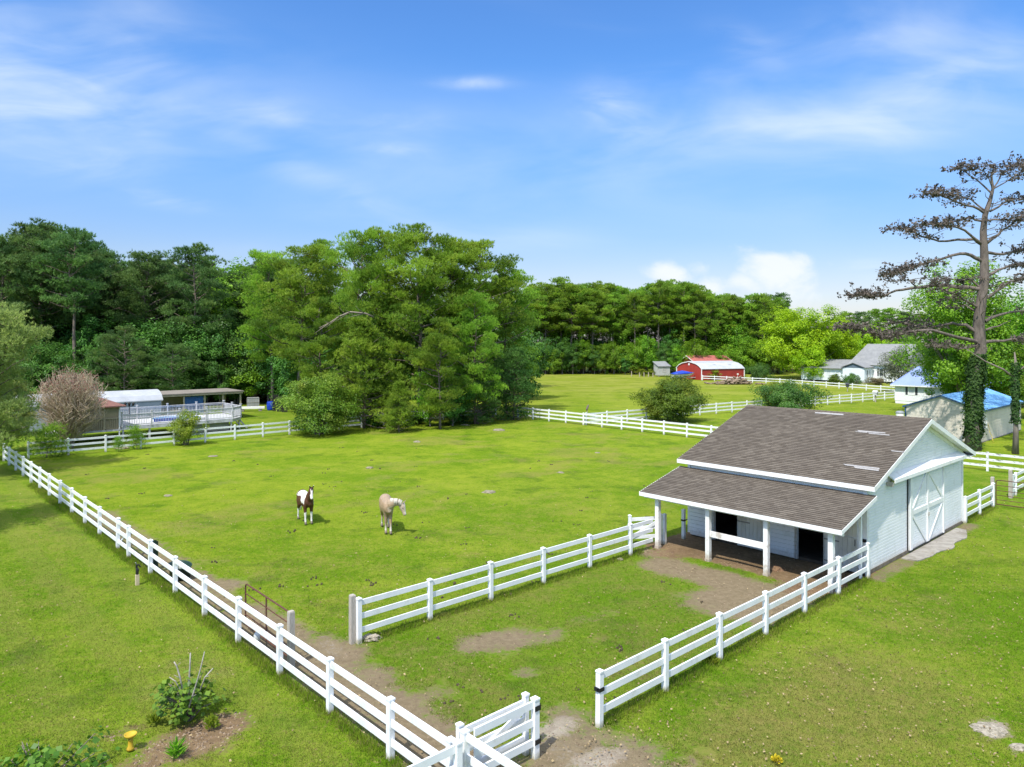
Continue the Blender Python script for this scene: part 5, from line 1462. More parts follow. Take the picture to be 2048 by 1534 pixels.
make_broad('ba', 21, 12, 1.2, 4.0, 90, 120, .30, LEAF_G)
make_broad('bb', 22, 9, .6, 3.4, 70, 110, .28, LEAF_G)
make_broad('bd', 23, 11, .2, 4.2, 90, 110, .32, LEAF_D)
make_broad('be', 24, 15, 2.0, 4.6, 110, 120, .32, LEAF_D)

WOODL = 'pines of the dark wood behind the mobile home'
WOODR = 'tall pines of the wood beyond the far field'
UNDL = 'leafy undergrowth trees of the dark wood behind the mobile home'
UNDR = 'leafy undergrowth trees along the wood beyond the far field'
LB1 = 'tall dark pine in the wood behind the mobile home'; LB2 = 'tall slender pine in the wood beyond the far field'
LB3 = 'low leafy tree under the pines behind the mobile home'; LB4 = 'low leafy tree at the foot of the pines beyond the far field'


def prof_top(px, tab):
    return float(np.interp(px, [a for a, b in tab], [b for a, b in tab]))


# ---- left wood
TL = [(-90, 455), (0, 480), (40, 460), (85, 447), (120, 455), (150, 462), (205, 470), (228, 520), (290, 506), (340, 520), (390, 489), (425, 530), (470, 526), (540, 512), (600, 500), (700, 520), (1050, 560)]
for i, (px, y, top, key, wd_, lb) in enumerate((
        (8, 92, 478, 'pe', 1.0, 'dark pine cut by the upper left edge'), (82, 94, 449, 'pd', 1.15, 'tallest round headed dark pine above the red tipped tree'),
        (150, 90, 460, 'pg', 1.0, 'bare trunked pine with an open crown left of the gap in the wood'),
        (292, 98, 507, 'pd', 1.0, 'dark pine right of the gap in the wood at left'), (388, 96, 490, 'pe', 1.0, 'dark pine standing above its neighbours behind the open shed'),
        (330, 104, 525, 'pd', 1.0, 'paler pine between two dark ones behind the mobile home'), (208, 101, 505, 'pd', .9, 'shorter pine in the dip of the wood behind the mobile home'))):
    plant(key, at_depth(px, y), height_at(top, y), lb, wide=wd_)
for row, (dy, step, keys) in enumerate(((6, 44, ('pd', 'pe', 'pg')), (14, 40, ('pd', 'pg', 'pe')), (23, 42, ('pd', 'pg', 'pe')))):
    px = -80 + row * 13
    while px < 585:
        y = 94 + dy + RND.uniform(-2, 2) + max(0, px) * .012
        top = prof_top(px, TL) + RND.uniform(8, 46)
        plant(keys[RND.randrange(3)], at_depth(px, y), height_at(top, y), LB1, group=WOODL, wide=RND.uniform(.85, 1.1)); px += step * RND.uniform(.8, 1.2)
for row, (y0, step, lo, hi) in enumerate(((88, 34, 6, 10), (93, 30, 8, 13), (100, 34, 10, 15), (112, 40, 10, 15))):
    px = -70 + row * 9
    while px < 640:
        y = y0 + RND.uniform(-1.5, 1.5) + max(0, px - 250) * (.035 if row == 0 else .015)
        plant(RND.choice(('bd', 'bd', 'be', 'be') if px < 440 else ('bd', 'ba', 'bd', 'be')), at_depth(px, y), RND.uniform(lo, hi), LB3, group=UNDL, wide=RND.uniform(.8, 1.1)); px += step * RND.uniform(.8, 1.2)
plant('pk', at_depth(250, 84), 10.0, 'small spreading pine behind the mobile home roof', wide=.9)
plant('pk', at_depth(345, 86), 8.0, 'low spreading pine behind the open shed', wide=1.15)
plant('pk', at_depth(215, 86), 9.0, 'bushy pine left of the mobile home roof', wide=.75)
plant('ba', at_depth(462, 104), height_at(522, 104), 'bright leafy tree rising between the dark wood and the sunny pines', wide=.8)
# ---- the sunny pine clump in the middle
for px, y, top, key, wd_, rz, lb in (
        (598, 83, 500, 'hc', 1.05, .4, 'sunny pine at the left end of the central clump'), (656, 88, 490, 'ha', .85, 2.2, 'broad pine behind the left part of the central clump'),
        (545, 92, 512, 'hc', .9, 3.9, 'pine linking the central clump with the dark wood'), (716, 76, 470, 'hc', .74, 1.1, 'slim leaning pine left of the tallest in the central clump'),
        (838, 75, 458, 'ha', 1.06, 1.0, 'tallest broad pine in the middle of the central clump'), (780, 80, 472, 'hc', .95, 4.4, 'pine close behind the left side of the tallest one'),
        (905, 80, 486, 'hb', .98, 5.2, 'pine close behind the right side of the tallest one'), (968, 81, 489, 'hc', 1.0, 2.8, 'open crowned pine at the right end of the central clump'),
        (1012, 84, 530, 'hb', .78, .2, 'lower pine at the right shoulder of the central clump'), (640, 74, 600, 'hb', .95, 3.0, 'lower pine filling the left front of the central clump'),
        (880, 69, 640, 'hb', .95, 1.7, 'low bushy pine in front of the tallest one'), (950, 73, 590, 'ha', .80, 3.4, 'bushy pine in front of the right part of the central clump')):
    plant(key, at_depth(px, y), height_at(top, y), lb, rz=rz, wide=wd_)
def dead_limb(root, pts, y, r_):
    bpy.context.view_layer.update()
    m = MB(); P = [Vector(((px - 1024) * (y + dy) / FOC, y + dy, height_at(py, y + dy))) for px, py, dy in pts]
    m.tube(P, [r_ * (1 - .75 * i / (len(P) - 1)) for i in range(len(P))], 7)
    for i in range(1, len(P) - 1):
        for q in (-1, 1): m.tube([P[i], P[i].lerp(P[i + 1], .6) + Vector((.25 * q, -.2, .35 * q)), P[i].lerp(P[i + 1], .9) + Vector((.5 * q, -.3, .6 * q))], [r_ * .35, r_ * .2, .01], 5)
    o = m.build('dead_limb', MATS['dead_pale_limb'], root, True); o.matrix_parent_inverse = root.matrix_world.inverted()


plain('dead_pale_limb', (.30, .25, .20), (.19, .155, .125), 5, .9, .3)
CL = {o['label']: o for o in SC.objects if o.get('category') == 'tree'}
dead_limb(CL['lower pine filling the left front of the central clump'], [(746, 634, 0), (730, 627, -.8), (700, 624, -1.6), (680, 632, -2.2), (660, 645, -2.7), (638, 656, -3)], 72, .12)
plant('yp', at_depth(728, 69.5), height_at(640, 69.5), 'young cone shaped pine at the front of the central clump', wide=1.05, rz=.3)
plant('yp', at_depth(798, 66.5), 4.6, 'small drooping pine over the far left fence', wide=1.0, rz=2.0)
plant('ce', at_depth(1028, 77), height_at(702, 77), 'dark cedar at the right foot of the central clump beside the far fence end', wide=.92)
plant('ce', at_depth(955, 73), 6.0, 'dark cedar behind the far fence in the central clump', wide=1.0)
plant('bd', at_depth(905, 71.5), 5.2, 'leafy dark shrub tree under the central pines', wide=1.0)
plant('bb', at_depth(860, 71), 6.0, 'brighter leafy sapling under the central pines', wide=.75)
plant('bd', at_depth(760, 76), 8.0, 'shaded leafy tree inside the central clump', wide=1.0)
plant('bd', at_depth(690, 80), 9.0, 'shaded leafy tree behind the big round shrub', wide=1.0)
plant('bd', at_depth(600, 88), 9.5, 'shaded leafy tree at the left foot of the central clump', wide=1.0)
plant('bd', at_depth(985, 80), 8.0, 'shaded leafy tree at the right foot of the central clump', wide=.9)
for px in range(560, 1060, 46):
    y = 112 + RND.uniform(0, 20); plant(RND.choice(('pa', 'pc', 'pd')), at_depth(px, y), height_at(560 + RND.uniform(0, 30), y), 'pine hidden low behind the central clump', group='pines behind the central clump')
    plant('bd', at_depth(px + 18, 104), 11, 'shaded leafy tree far behind the central clump', group='leafy trees behind the central clump')
# ---- right wood beyond the far field
TR = [(1040, 585), (1065, 560), (1110, 555), (1160, 560), (1210, 563), (1260, 570), (1320, 558), (1375, 562), (1420, 578), (1470, 590), (1540, 588), (1580, 610), (1610, 650)]
for row, (y0, step, keys) in enumerate(((184, 25, ('pa', 'pb', 'pb')), (192, 23, ('pa', 'pb', 'pc')), (202, 24, ('pb', 'pd', 'pa')))):
    px = 1036 + row * 8
    while px < 1600:
        y = y0 + RND.uniform(-2, 2); top = prof_top(px, TR) + RND.uniform(-3, 26) + (6 if row else 0)
        plant(keys[RND.randrange(3)], at_depth(px, y), height_at(top, y), LB2, group=WOODR, wide=RND.uniform(.95, 1.25)); px += step * RND.uniform(.75, 1.25)
for row, (y0, step, lo, hi) in enumerate(((179, 19, 5, 10), (186, 20, 8, 14), (196, 26, 9, 14))):
    px = 1030 + row * 7
    while px < 1560:
        y = y0 + RND.uniform(-2, 2)
        plant(RND.choice(('ba', 'bb', 'bb', 'be')), at_depth(px, y), RND.uniform(lo, hi), LB4, group=UNDR, wide=RND.uniform(.8, 1.15)); px += step * RND.uniform(.8, 1.2)
for px, top, key in ((1560, 588, 'pd'), (1532, 592, 'pd')):
    plant(key, at_depth(px, 215), height_at(top, 215), 'darker pine standing apart above the bright green tree' if px == 1560 else 'dark pine just left of the one standing apart', wide=.8)
for i, px in enumerate(range(1600, 2080, 30)):
    y = 235 + RND.uniform(-8, 8); plant(('pa', 'pd', 'pc')[i % 3], at_depth(px, y), height_at((612 if px > 1680 else 645) + RND.uniform(0, 18), y), 'distant round headed pine beyond the grey roofed house', group='distant pines beyond the grey roofed house', wide=1.25)
for i, px in enumerate(range(1590, 2100, 36)):
    plant(('ba', 'bb')[i % 2], at_depth(px, 205 + RND.uniform(-6, 6)), RND.uniform(9, 12), 'leafy tree in the belt behind the grey roofed house', group='leafy belt behind the grey roofed house', wide=1.2)
# ---- broad trees at the right
make_broad('ma', 31, 14.5, 1.6, 7.6, 210, 170, .36, LEAF_Y, .38, crr=(1.0, 1.9), ragged=.3)
make_broad('mb', 32, 8.0, .5, 4.2, 90, 150, .30, LEAF_Y, .2, crr=(.8, 1.4))
plant('ma', at_depth(1605, 158), height_at(618, 158), 'large bright yellow green tree left of the grey roofed house', rz=1.0, wide=1.08)
plant('ma', at_depth(1668, 162), height_at(640, 162), 'bright green tree behind the roof of the grey house', rz=3.0, wide=.85)
plant('mb', at_depth(1622, 150), height_at(690, 150), 'smaller bright tree in front of the white additions of the grey roofed house', rz=.5, wide=.85)
plant('mb', at_depth(1735, 178), height_at(655, 178), 'bright green tree rising behind the ridge of the grey roof', rz=2.5, wide=1.1)
make_broad('oa', 33, 16, 1.5, 5.6, 170, 170, .30, LEAF_G, .3, crr=(.9, 1.6), ragged=.3)
plant('oa', at_depth(1922, 80), height_at(518, 80), 'tall leafy green tree behind the bare pine', rz=.7, wide=.92)
plant('oa', at_depth(1908, 86), height_at(640, 86), 'darker leafy tree partly hiding the blue hip roof', rz=2.6, wide=1.0)
plant('oa', at_depth(2040, 92), height_at(590, 92), 'leafy green tree at the right edge behind the garage', rz=4.0, wide=1.15)
plant('ba', at_depth(1995, 84), 7.5, 'yellowish leafy tree above the blue garage roof', wide=1.0)
plant('ba', at_depth(2055, 78), 8.5, 'leafy tree cut by the right edge above the garage', wide=1.0)
make_broad('gt', 34, 7, .6, 2.6, 60, 110, .22, leafmat('grey_green_leaves', (0.072, 0.098, 0.052), (0.176, 0.202, 0.117), None, .3, .6, .05), .12)
plant('gt', at_depth(1795, 118), 7.6, 'grey green airy tree between the grey roofed house and the cottage')

# ---- shrubs
make_broad('sh', 41, 5.2, .15, 3.0, 120, 190, .15, LEAF_B, .05, 'shrub', None, 14, (.5, .95), 1.0, .28)
make_broad('sy', 42, 2.6, .1, 1.15, 60, 150, .10, LEAF_S, .03, 'shrub', None, 12, (.28, .5), 1.0, .3)
make_broad('sr', 43, 4.7, .1, 2.9, 170, 200, .15, leafmat('round_bush_leaves', (.05, .115, .010), (.17, .25, .022), (.20, .21, .025), .36, .45, .05), .06, 'shrub', None, 14, (.5, .95), 1.0, .25)
plant('sh', ground_at(640, 868), 5.3, 'big round yellow green shrub over the far left fence', 'shrub', rz=.4, wide=1.06)
plant('sy', ground_at(372, 889), 2.75, 'small yellow green shrub in front of the far left fence below the deck', 'shrub', rz=1.2, wide=1.0)
plant('sr', ground_at(1342, 842), 4.6, 'round green shrub behind the far paddock fence in front of the red barn', 'shrub', rz=2.0, wide=1.1)
make_broad('st', 44, 3.6, .1, 4.0, 110, 190, .16, LEAF_D, .06, 'shrub', None, 16, (.5, 1.0), 1.0, .34)
plant('st', at_depth(1572, 85), 3.7, 'wide dark green shrub behind the barn roof', 'shrub', rz=.2)
plant('sh', at_depth(1543, 86.5), 3.6, 'paler shrub at the left side of the wide dark one behind the barn roof', 'shrub', rz=.9, wide=.55)
plant('sy', ground_at(1427, 759.5), 2.3, 'yellow green bush against the long side of the red metal barn', 'shrub', rz=.3, wide=1.35)
plant('st', ground_at(1517, 762), 3.7, 'dark rounded bush right of the red metal barn', 'shrub', rz=1.3, wide=.62)
plant('sr', ground_at(1668, 769), 2.0, 'small bright bush by the two rail fence left of the dark bush', 'shrub', rz=.7, wide=.9)
plant('st', ground_at(1703, 770), 2.2, 'small dark bush at the corner of the pale house addition', 'shrub', rz=2.1, wide=.7)
for i, (px, py, h_) in enumerate(((1768, 760, 1.6), (1778, 760.5, 1.7), (1790, 760.5, 1.6))):
    plant('st', ground_at(px, py), h_, 'clipped green bush in the row before the white house wall', 'shrub', 'clipped bushes before the white house wall', wide=.75)
make_broad('sw', 45, 1.3, .0, .9, 34, 90, .12, leafmat('dry_shrub_leaves', (.10, .085, .04), (.23, .19, .10), None, .3, .6, .05), .02, 'shrub', None, 8, (.25, .45), 1.0, .3)
plant('sw', ground_at(1752, 769), 1.5, 'straw coloured low shrub under the window of the pale addition', 'shrub', wide=1.5)
plant('sy', ground_at(1285, 752), 1.7, 'green vegetable plants between the garden posts', 'plant', wide=1.5); plant('sy', ground_at(1272, 749), 2.3, 'tall green plants at the left end of the garden patch', 'plant', wide=1.0)
plant('sy', ground_at(1302, 752), 1.6, 'green plants beside the grey shed', 'plant', wide=1.4)
make_broad('sd', 46, 1.6, .0, .8, 40, 110, .10, LEAF_D, .02, 'shrub', None, 8, (.22, .4), 1.0, .3)
plant('sp', ground_at(237, 903), 1.0, 'very small dark pine in front of the far left fence', 'tree', wide=.8); plant('sp', ground_at(273, 898), 1.6, 'young pine growing through the far left fence', 'tree', wide=.9)
for i, px in enumerate((742, 790, 836, 912, 965)):
    q = ground_at(px, 853 - i * 3); plant('sd', q, 1.2 + .3 * (i % 2), 'low weeds along the foot of the far left fence', 'weeds', 'weeds along the far left fence', wide=1.5)
# ---- left edge pine and the shade it throws; pines outside the frame on the left
plant('lp', (-33.7, 45.5, 0), height_at(615, 45.5), 'pale sunlit pine cut by the left edge', rz=1.0, wide=.88)
plant('lp', (-38.6, 55.0, 0), 5.2, 'shaded low pine beside the bare crape myrtle', rz=3.3, wide=.95)
plant('sp', (-33.6, 52.0, 0), 2.1, 'yellow green young pine at the left end of the far fence', rz=.8, wide=1.25)
plant('sp', (-36.6, 51.0, 0), 2.4, 'young pine nearest the left edge of the far fence', rz=2.0, wide=1.2)
plant('ha', (-27.8, 28.6, 0), 14, 'large pine standing outside the left edge', rz=1.0, wide=.8)


# ---- crape myrtle with bare twigs and reddish tips
def crape_myrtle():
    rr = random.Random(77); rg = np.random.default_rng(77)
    root = empty('crape_myrtle', (-34.7, 56.6, 0), 0, 'bare twiggy crape myrtle with reddish tips in front of the screened porch', 'tree')
    tm = MB(); tw = MB(); tips = []; ST = []
    for i in range(13):
        az = i * 2.4 + rr.uniform(-.3, .3); sp_ = rr.uniform(.08, .42)
        p = [Vector((math.cos(az) * .15, math.sin(az) * .15, -.1))]
        for q in range(1, 6): p.append(Vector((math.cos(az + rr.gauss(0, .1)) * sp_ * q * .6, math.sin(az) * sp_ * q * .6, q * .62 + rr.gauss(0, .05))))
        tm.tube(p, [.075, .065, .055, .045, .035, .025], 6, False); ST.append(p)
    for i in range(1000):
        v_ = rvec(rg, 1)[0]; f = rr.random() ** .33
        e2 = Vector((v_[0] * 2.75 * f, v_[1] * 2.75 * f, 3.55 + v_[2] * (2.9 if v_[2] > 0 else 2.6) * f))
        st_ = min(ST, key=lambda p: (p[4].xy.normalized() - e2.xy.normalized()).length + rr.random() * .4)
        g_ = min(4.6, max(.8, (e2.z - rr.uniform(.6, 1.6)) / .62)); q = int(g_); b = st_[q].lerp(st_[q + 1], g_ - q)
        m1 = b.lerp(e2, .5) + Vector((rr.gauss(0, .1), rr.gauss(0, .1), rr.uniform(-.25, .05)))
        tw.tube([b, m1, e2], [.026, .021, .013], 4, False)
        for h_ in range(3):
            c = m1.lerp(e2, rr.random()); e3 = c + Vector((rr.gauss(0, .26), rr.gauss(0, .26), rr.uniform(.15, .6))); tw.tube([c, e3], [.016, .011], 3, False); tips.append(e3)
    put('trunk', tm.mesh('trunk', GREYBARK, True), root)
    put('twigs', tw.mesh('twigs', plain('pale_twig', (.52, .42, .31), (.38, .30, .22), 6, .8)), root)
    top = np.array(tips); sel = top[(top[:, 2] > 4.5) & (rg.random(len(top)) < .8)]
    c = np.repeat(sel, 3, 0) + rg.normal(0, .09, (len(sel) * 3, 3))
    co_, t_ = leaves(rg, c, rvec(rg, len(c)) + np.array([0, 0, .5]), rg.random(len(c)), .11)
    put('leaf_tips', np_mesh('leaf_tips', co_, 4, LEAF_RED, {'tint': t_}), root)


crape_myrtle()


# ---- the bare pine with ivy
def zpt(zx, zy, y):   # traced limb point -> world at its own distance
    px, py = 1680 + zx / 3.834, 300 + zy / 3.834
    return Vector(((px - 1024) * y / FOC, y, height_at(py, y)))


DEADBARK = plain('dead_pine_bark', (.185, .15, .13), (.085, .07, .06), 4, .9, .6, None, 0, 2, (1, 1, .3))


def bare_pine():
    YB = 56.0; rr = random.Random(5); rg = np.random.default_rng(5)
    base = at_depth(1945, YB); root = empty('dead_pine', base, 0, 'tall dying pine with bare grey limbs, brown clumps and an ivy covered trunk', 'tree')
    tr_ = [(1018, 2290), (1022, 2100), (1030, 1900), (1040, 1700), (1080, 1530), (1062, 1330), (1080, 1180), (1108, 1000), (1106, 800), (1098, 620), (1112, 500), (1150, 390), (1172, 300), (1160, 200), (1185, 110)]
    rad_ = [.62, .46, .43, .42, .41, .40, .37, .34, .29, .24, .20, .15, .11, .08, .04]
    tm = MB(); P = [zpt(a, b, YB) - base for a, b in tr_]; P[0].z = -.2
    tm.tube(P, rad_, 14, True)
    tw = MB(); cen, ton = [], []
    limbs = [  # traced points, base radius, slope in depth, foliage from .. and amount
        ([(1085, 1070), (900, 1042), (720, 1035), (580, 1055), (480, 1070), (380, 1100), (290, 1122), (200, 1108), (90, 1130)], .17, .25, .72, 1.0),
        ([(590, 1050), (545, 1015), (505, 995), (430, 1005), (340, 1000)], .06, .2, .3, .8),
        ([(1088, 850), (1000, 802), (920, 790), (800, 830), (640, 872), (520, 925), (400, 955), (330, 960)], .15, -.25, .45, 1.1),
        ([(1088, 725), (1020, 682), (900, 685), (770, 697), (640, 665), (530, 612), (430, 608)], .13, .3, .55, 1.1),
        ([(1088, 720), (950, 622), (860, 580), (740, 565), (650, 575)], .11, -.3, .3, .9),
        ([(1090, 545), (1000, 520), (880, 545), (790, 560), (700, 560)], .09, .35, .25, .9),
        ([(1110, 485), (1020, 432), (900, 392), (760, 350), (640, 335)], .11, -.2, .3, 1.2),
        ([(1120, 470), (1000, 380), (880, 330), (720, 310)], .07, .3, .3, .8),
        ([(1160, 330), (1050, 225), (960, 155), (875, 130)], .07, .25, .25, 1.0),
        ([(1172, 300), (1130, 190), (1060, 130), (1000, 120)], .05, -.3, .25, .9),
        ([(1172, 300), (1240, 190), (1330, 130), (1400, 105)], .06, .3, .2, 1.3), ([(1165, 220), (1180, 150), (1150, 110)], .04, .1, .2, .9),
        ([(1172, 300), (1260, 250), (1400, 160), (1520, 140)], .06, -.3, .3, 1.2),
        ([(1128, 785), (1250, 800), (1400, 770), (1560, 740)], .13, .3, .45, .9), ([(1125, 715), (1210, 650), (1290, 590), (1400, 500), (1500, 480)], .13, -.3, .35, 1.2),
        ([(1130, 965), (1200, 922), (1320, 880), (1450, 880), (1600, 900)], .13, .3, .4, .9), ([(1125, 1135), (1200, 1090), (1300, 1015), (1440, 985), (1600, 1000)], .13, -.3, .3, 1.0),
        ([(1108, 1315), (1250, 1252), (1411, 1240), (1600, 1260)], .14, .3, .7, .5), ([(1120, 1380), (1220, 1345), (1310, 1308)], .09, -.2, 1.2, 0), ([(1150, 470), (1250, 402), (1350, 372), (1480, 385)], .09, .2, .35, .9),
        ([(1120, 545), (1230, 540), (1340, 540), (1480, 560)], .08, -.3, .3, 1.1),
        ([(1045, 1395), (960, 1342), (870, 1330), (740, 1352), (640, 1368), (520, 1330), (380, 1330)], .15, .35, .5, .9),
        ([(1080, 1480), (950, 1452), (850, 1420), (700, 1382), (560, 1395), (480, 1402), (380, 1440), (280, 1412), (120, 1372), (20, 1362)], .16, -.3, .45, 1.2),
        ([(1075, 1205), (1010, 1182), (900, 1110), (780, 1060), (690, 1000)], .11, -.35, .3, 1.0), ([(1080, 1060), (1000, 1000), (880, 985), (760, 1000)], .09, .4, .2, .9),
        ([(1095, 1475), (1250, 1462), (1411, 1448), (1600, 1470)], .15, .3, .5, .7), ([(1060, 1250), (960, 1190), (870, 1210), (790, 1190)], .07, .5, .3, .6), ([(1040, 1500), (930, 1520), (800, 1500), (720, 1510)], .09, -.5, .2, .9)]
    for pts, r_, sl_, f0, amt in limbs:
        x0 = pts[0][0]; W = []
        for i, (a, b) in enumerate(pts):
            W.append(zpt(a, b, YB + sl_ * abs(a - x0) / 3.834 * YB / FOC) - base)
        S = []
        for i in range(len(W) - 1):
            for s in (0, .5): S.append(W[i].lerp(W[i + 1], s) + (Vector((rr.gauss(0, .05), rr.gauss(0, .05), rr.gauss(0, .04))) if (i or s) else Vector()))
        S.append(W[-1]); n = len(S)
        tm.tube(S, [max(.016, r_ * (1 - .85 * i / (n - 1))) for i in range(n)], 7, False)
        if amt <= 0: continue
        Lt = sum((S[i + 1] - S[i]).length for i in range(n - 1))
        for j in range(int(Lt * 13 * amt)):
            s = f0 + (1 - f0) * rr.random() ** .8
            if s > 1: continue
            f = min(s, .999) * (n - 1); q = int(f); c = S[q].lerp(S[q + 1], f - q)
            e2 = c + Vector((rr.gauss(0, .55), rr.gauss(0, .6), abs(rr.gauss(.08, .30)) - .12))
            tw.tube([c, c.lerp(e2, .5) + Vector((0, 0, .08)), e2], [.022, .014, .008], 4, False)
            if rr.random() < .72:
                k_ = rr.randint(5, 11); cen.append(np.array(e2) + rg.normal(0, .11, (k_, 3))); ton.append(np.full(k_, rr.random()))
    for z in range(24):   # small snags on the trunk
        f = rr.uniform(4.2, 12); q = int(f); c = P[q].lerp(P[q + 1], f - q); az = rr.uniform(0, 6.28)
        tw.tube([c, c + Vector((math.cos(az) * .8, math.sin(az) * .8, rr.uniform(-.1, .4))), c + Vector((math.cos(az) * 1.4, math.sin(az + .3) * 1.4, rr.uniform(-.2, .7)))], [.04, .025, .01], 5, False)
    put('trunk', tm.mesh('trunk', DEADBARK, True), root); put('twigs', tw.mesh('twigs', DEADBARK), root)
    c = np.concatenate(cen); co_, t_ = leaves(rg, c, rvec(rg, len(c)), np.concatenate(ton), .21, .7)
    put('dead_clumps', np_mesh('dead_clumps', co_, 4, LEAF_DEAD, {'tint': t_}), root)
    # ivy wrapped round the lower trunk
    n = 15000; z = rg.random(n) ** .9 * 7.4; a = rg.random(n) * 6.283
    lump_ = .10 * np.sin(a * 3 + z * 1.7) + .08 * np.sin(a * 2 - z * 2.6) + .10 * rg.normal(size=n) * (rg.random(n) ** 2 * 2)
    r_ = np.interp(z, [0, 1.0, 3, 6.2, 7.6], [.56, .52, .54, .50, .42]) + lump_
    keep = (z > .9) | (rg.random(n) < .35)
    ax = np.array([[v_.x, v_.y, v_.z] for v_ in P]); cx = np.interp(z, ax[:5, 2], ax[:5, 0]); cy = np.interp(z, ax[:5, 2], ax[:5, 1])
    c = np.stack([cx + np.cos(a) * r_, cy + np.sin(a) * r_, z], 1)[keep]; nn = np.stack([np.cos(a), np.sin(a), np.full(n, .5)], 1)[keep] + rg.normal(0, .3, (keep.sum(), 3))
    co_, t_ = leaves(rg, c, nn, rg.random(len(c)), .16, .8); put('ivy', np_mesh('ivy', co_, 4, LEAF_IVY, {'tint': t_}), root)


bare_pine()


def ivy_pole():
    rg = np.random.default_rng(8); root = empty('ivy_trunk', ground_at(2031, 907), 0, 'slim bare trunk with ivy in front of the garage near the right edge', 'tree')
    m = MB(); m.tube([(0, 0, -.1), (.03, 0, 2.0), (-.04, .05, 4.2), (.05, 0, 6.4), (.0, .1, 7.6)], [.24, .17, .15, .12, .04], 10); m.tube([(0, .02, 5.6), (-.8, .2, 6.3), (-2.2, .1, 6.9), (-3.6, .3, 7.9)], [.08, .07, .05, .02], 6); m.tube([(0, .02, 5.9), (.9, .2, 6.6), (2.0, .1, 7.3)], [.07, .05, .02], 6)
    put('trunk', m.mesh('trunk', GREYBARK, True), root)
    n = 2600; z = 2.2 + rg.random(n) * 4.6; a = rg.random(n) * 6.283; r_ = .20 + .10 * np.sin(a * 2 + z * 3) * np.sin(z * 1.9) + .07 * np.abs(rg.normal(size=n))
    c = np.stack([np.cos(a) * r_, np.sin(a) * r_, z], 1); nn = np.stack([np.cos(a), np.sin(a), np.full(n, .5)], 1) + rg.normal(0, .3, (n, 3))
    co_, t_ = leaves(rg, c, nn, rg.random(n), .13, .8); put('ivy', np_mesh('ivy', co_, 4, LEAF_IVY, {'tint': t_}), root)


ivy_pole()


# ---- fig bushes and small plants in the near left corner
def fig(label, loc, r_, h_, n, sticks, seed, size=.145):
    rr = random.Random(seed); rg = np.random.default_rng(seed)
    root = empty('fig_bush', loc, 0, label, 'bush')
    tm = MB(); cen = []; nn = []
    for i in range(int(26 * r_ / .75)):
        az = rr.uniform(0, 6.28); o = rr.uniform(.15, 1) * r_; top = h_ * rr.uniform(.45, 1.0) * (1 - .35 * (o / r_) ** 2)
        p = [Vector((math.cos(az) * .06, math.sin(az) * .06, -.05)), Vector((math.cos(az) * o * .45, math.sin(az) * o * .45, top * .6)), Vector((math.cos(az) * o, math.sin(az) * o, top))]
        tm.tube(p, [.018, .013, .007], 5, False)
        for j in range(int(n)):
            s = .25 + .75 * rr.random(); c = p[1].lerp(p[2], s) if s > .4 else p[0].lerp(p[1], s * 2)
            c = c + Vector((rr.gauss(0, .11), rr.gauss(0, .11), rr.gauss(0, .07))); cen.append(c); nn.append((math.cos(az) * .6, math.sin(az) * .6, .9))
    c = np.array(cen); co_, t_ = leaves(rg, c, np.array(nn) + rg.normal(0, .45, (len(c), 3)), rg.random(len(c)), size, .85)
    put('leaves', np_mesh('leaves', co_, 4, LEAF_FIG, {'tint': t_}), root); put('stems', tm.mesh('stems', GREYBARK, True), root)
    for pts, rad_ in sticks:
        m = MB(); m.tube(pts, [rad_ * (1.1 - .4 * i / (len(pts) - 1)) for i in range(len(pts))], 7)
        for q in range(1, len(pts) - 1):
            if rr.random() < .7: m.tube([pts[q], Vector(pts[q]) + Vector((rr.uniform(-.16, .16), rr.uniform(-.1, .1), rr.uniform(.03, .13)))], [rad_ * .5, rad_ * .25], 5)
        m.build('dead_stick', plain('silver_stick', (.40, .37, .33), (.28, .26, .23), 8, .8, .2), root, True)


fig('fig bush with dead silver sticks growing on the mulch bed', ground_at(376, 1436), .78, .98, 17,
    [([(.10, -.25, .25), (.22, -.28, .62), (.35, -.30, 1.02), (.42, -.30, 1.28), (.50, -.30, 1.62)], .016), ([(-.05, .1, .3), (-.02, .1, .8), (.0, .1, 1.15), (.01, .1, 1.42)], .020), ([(-.12, .1, .3), (-.22, .1, .85), (-.30, .1, 1.12), (-.36, .1, 1.22)], .019), ([(.15, .15, .4), (.32, .15, .85), (.50, .15, 1.05)], .018), ([(-.1, .0, .5), (-.3, .05, .8), (-.42, 0, .92)], .014)], 3)
fig('wide leafy fig bush cut by the lower left corner', Vector((-8.75, 13.35, 0)), 1.35, .95, 20, [([(.4, -.35, .5), (.65, -.4, .62), (.95, -.45, .72)], .018), ([(-.2, -.5, .55), (.1, -.55, .66), (.35, -.6, .70)], .02)], 4, .14)


def tuft(label, loc, r_, h_, n, seed, mat, name='weed', cat='plant', size=.10, asp=.25):
    rg = np.random.default_rng(seed); a = rg.random(n) * 6.283; s = rg.random(n)
    c = np.stack([np.cos(a) * r_ * s * .8, np.sin(a) * r_ * s * .8, h_ * (.2 + .7 * rg.random(n)) * (1 - .4 * s)], 1)
    t_ = unit(np.stack([np.cos(a) * s, np.sin(a) * s, np.full(n, .75)], 1) + rg.normal(0, .25, (n, 3))); sd = unit(np.cross(t_, rvec(rg, n)))
    ln = (size * rg.uniform(.7, 1.4, n))[:, None]
    co_ = np.stack([c - t_ * ln, c + sd * ln * asp, c + t_ * ln, c - sd * ln * asp], 1)
    return tag(put(name, np_mesh(name, co_, 4, mat, {'tint': rg.random(n)}), None, loc), label, cat)


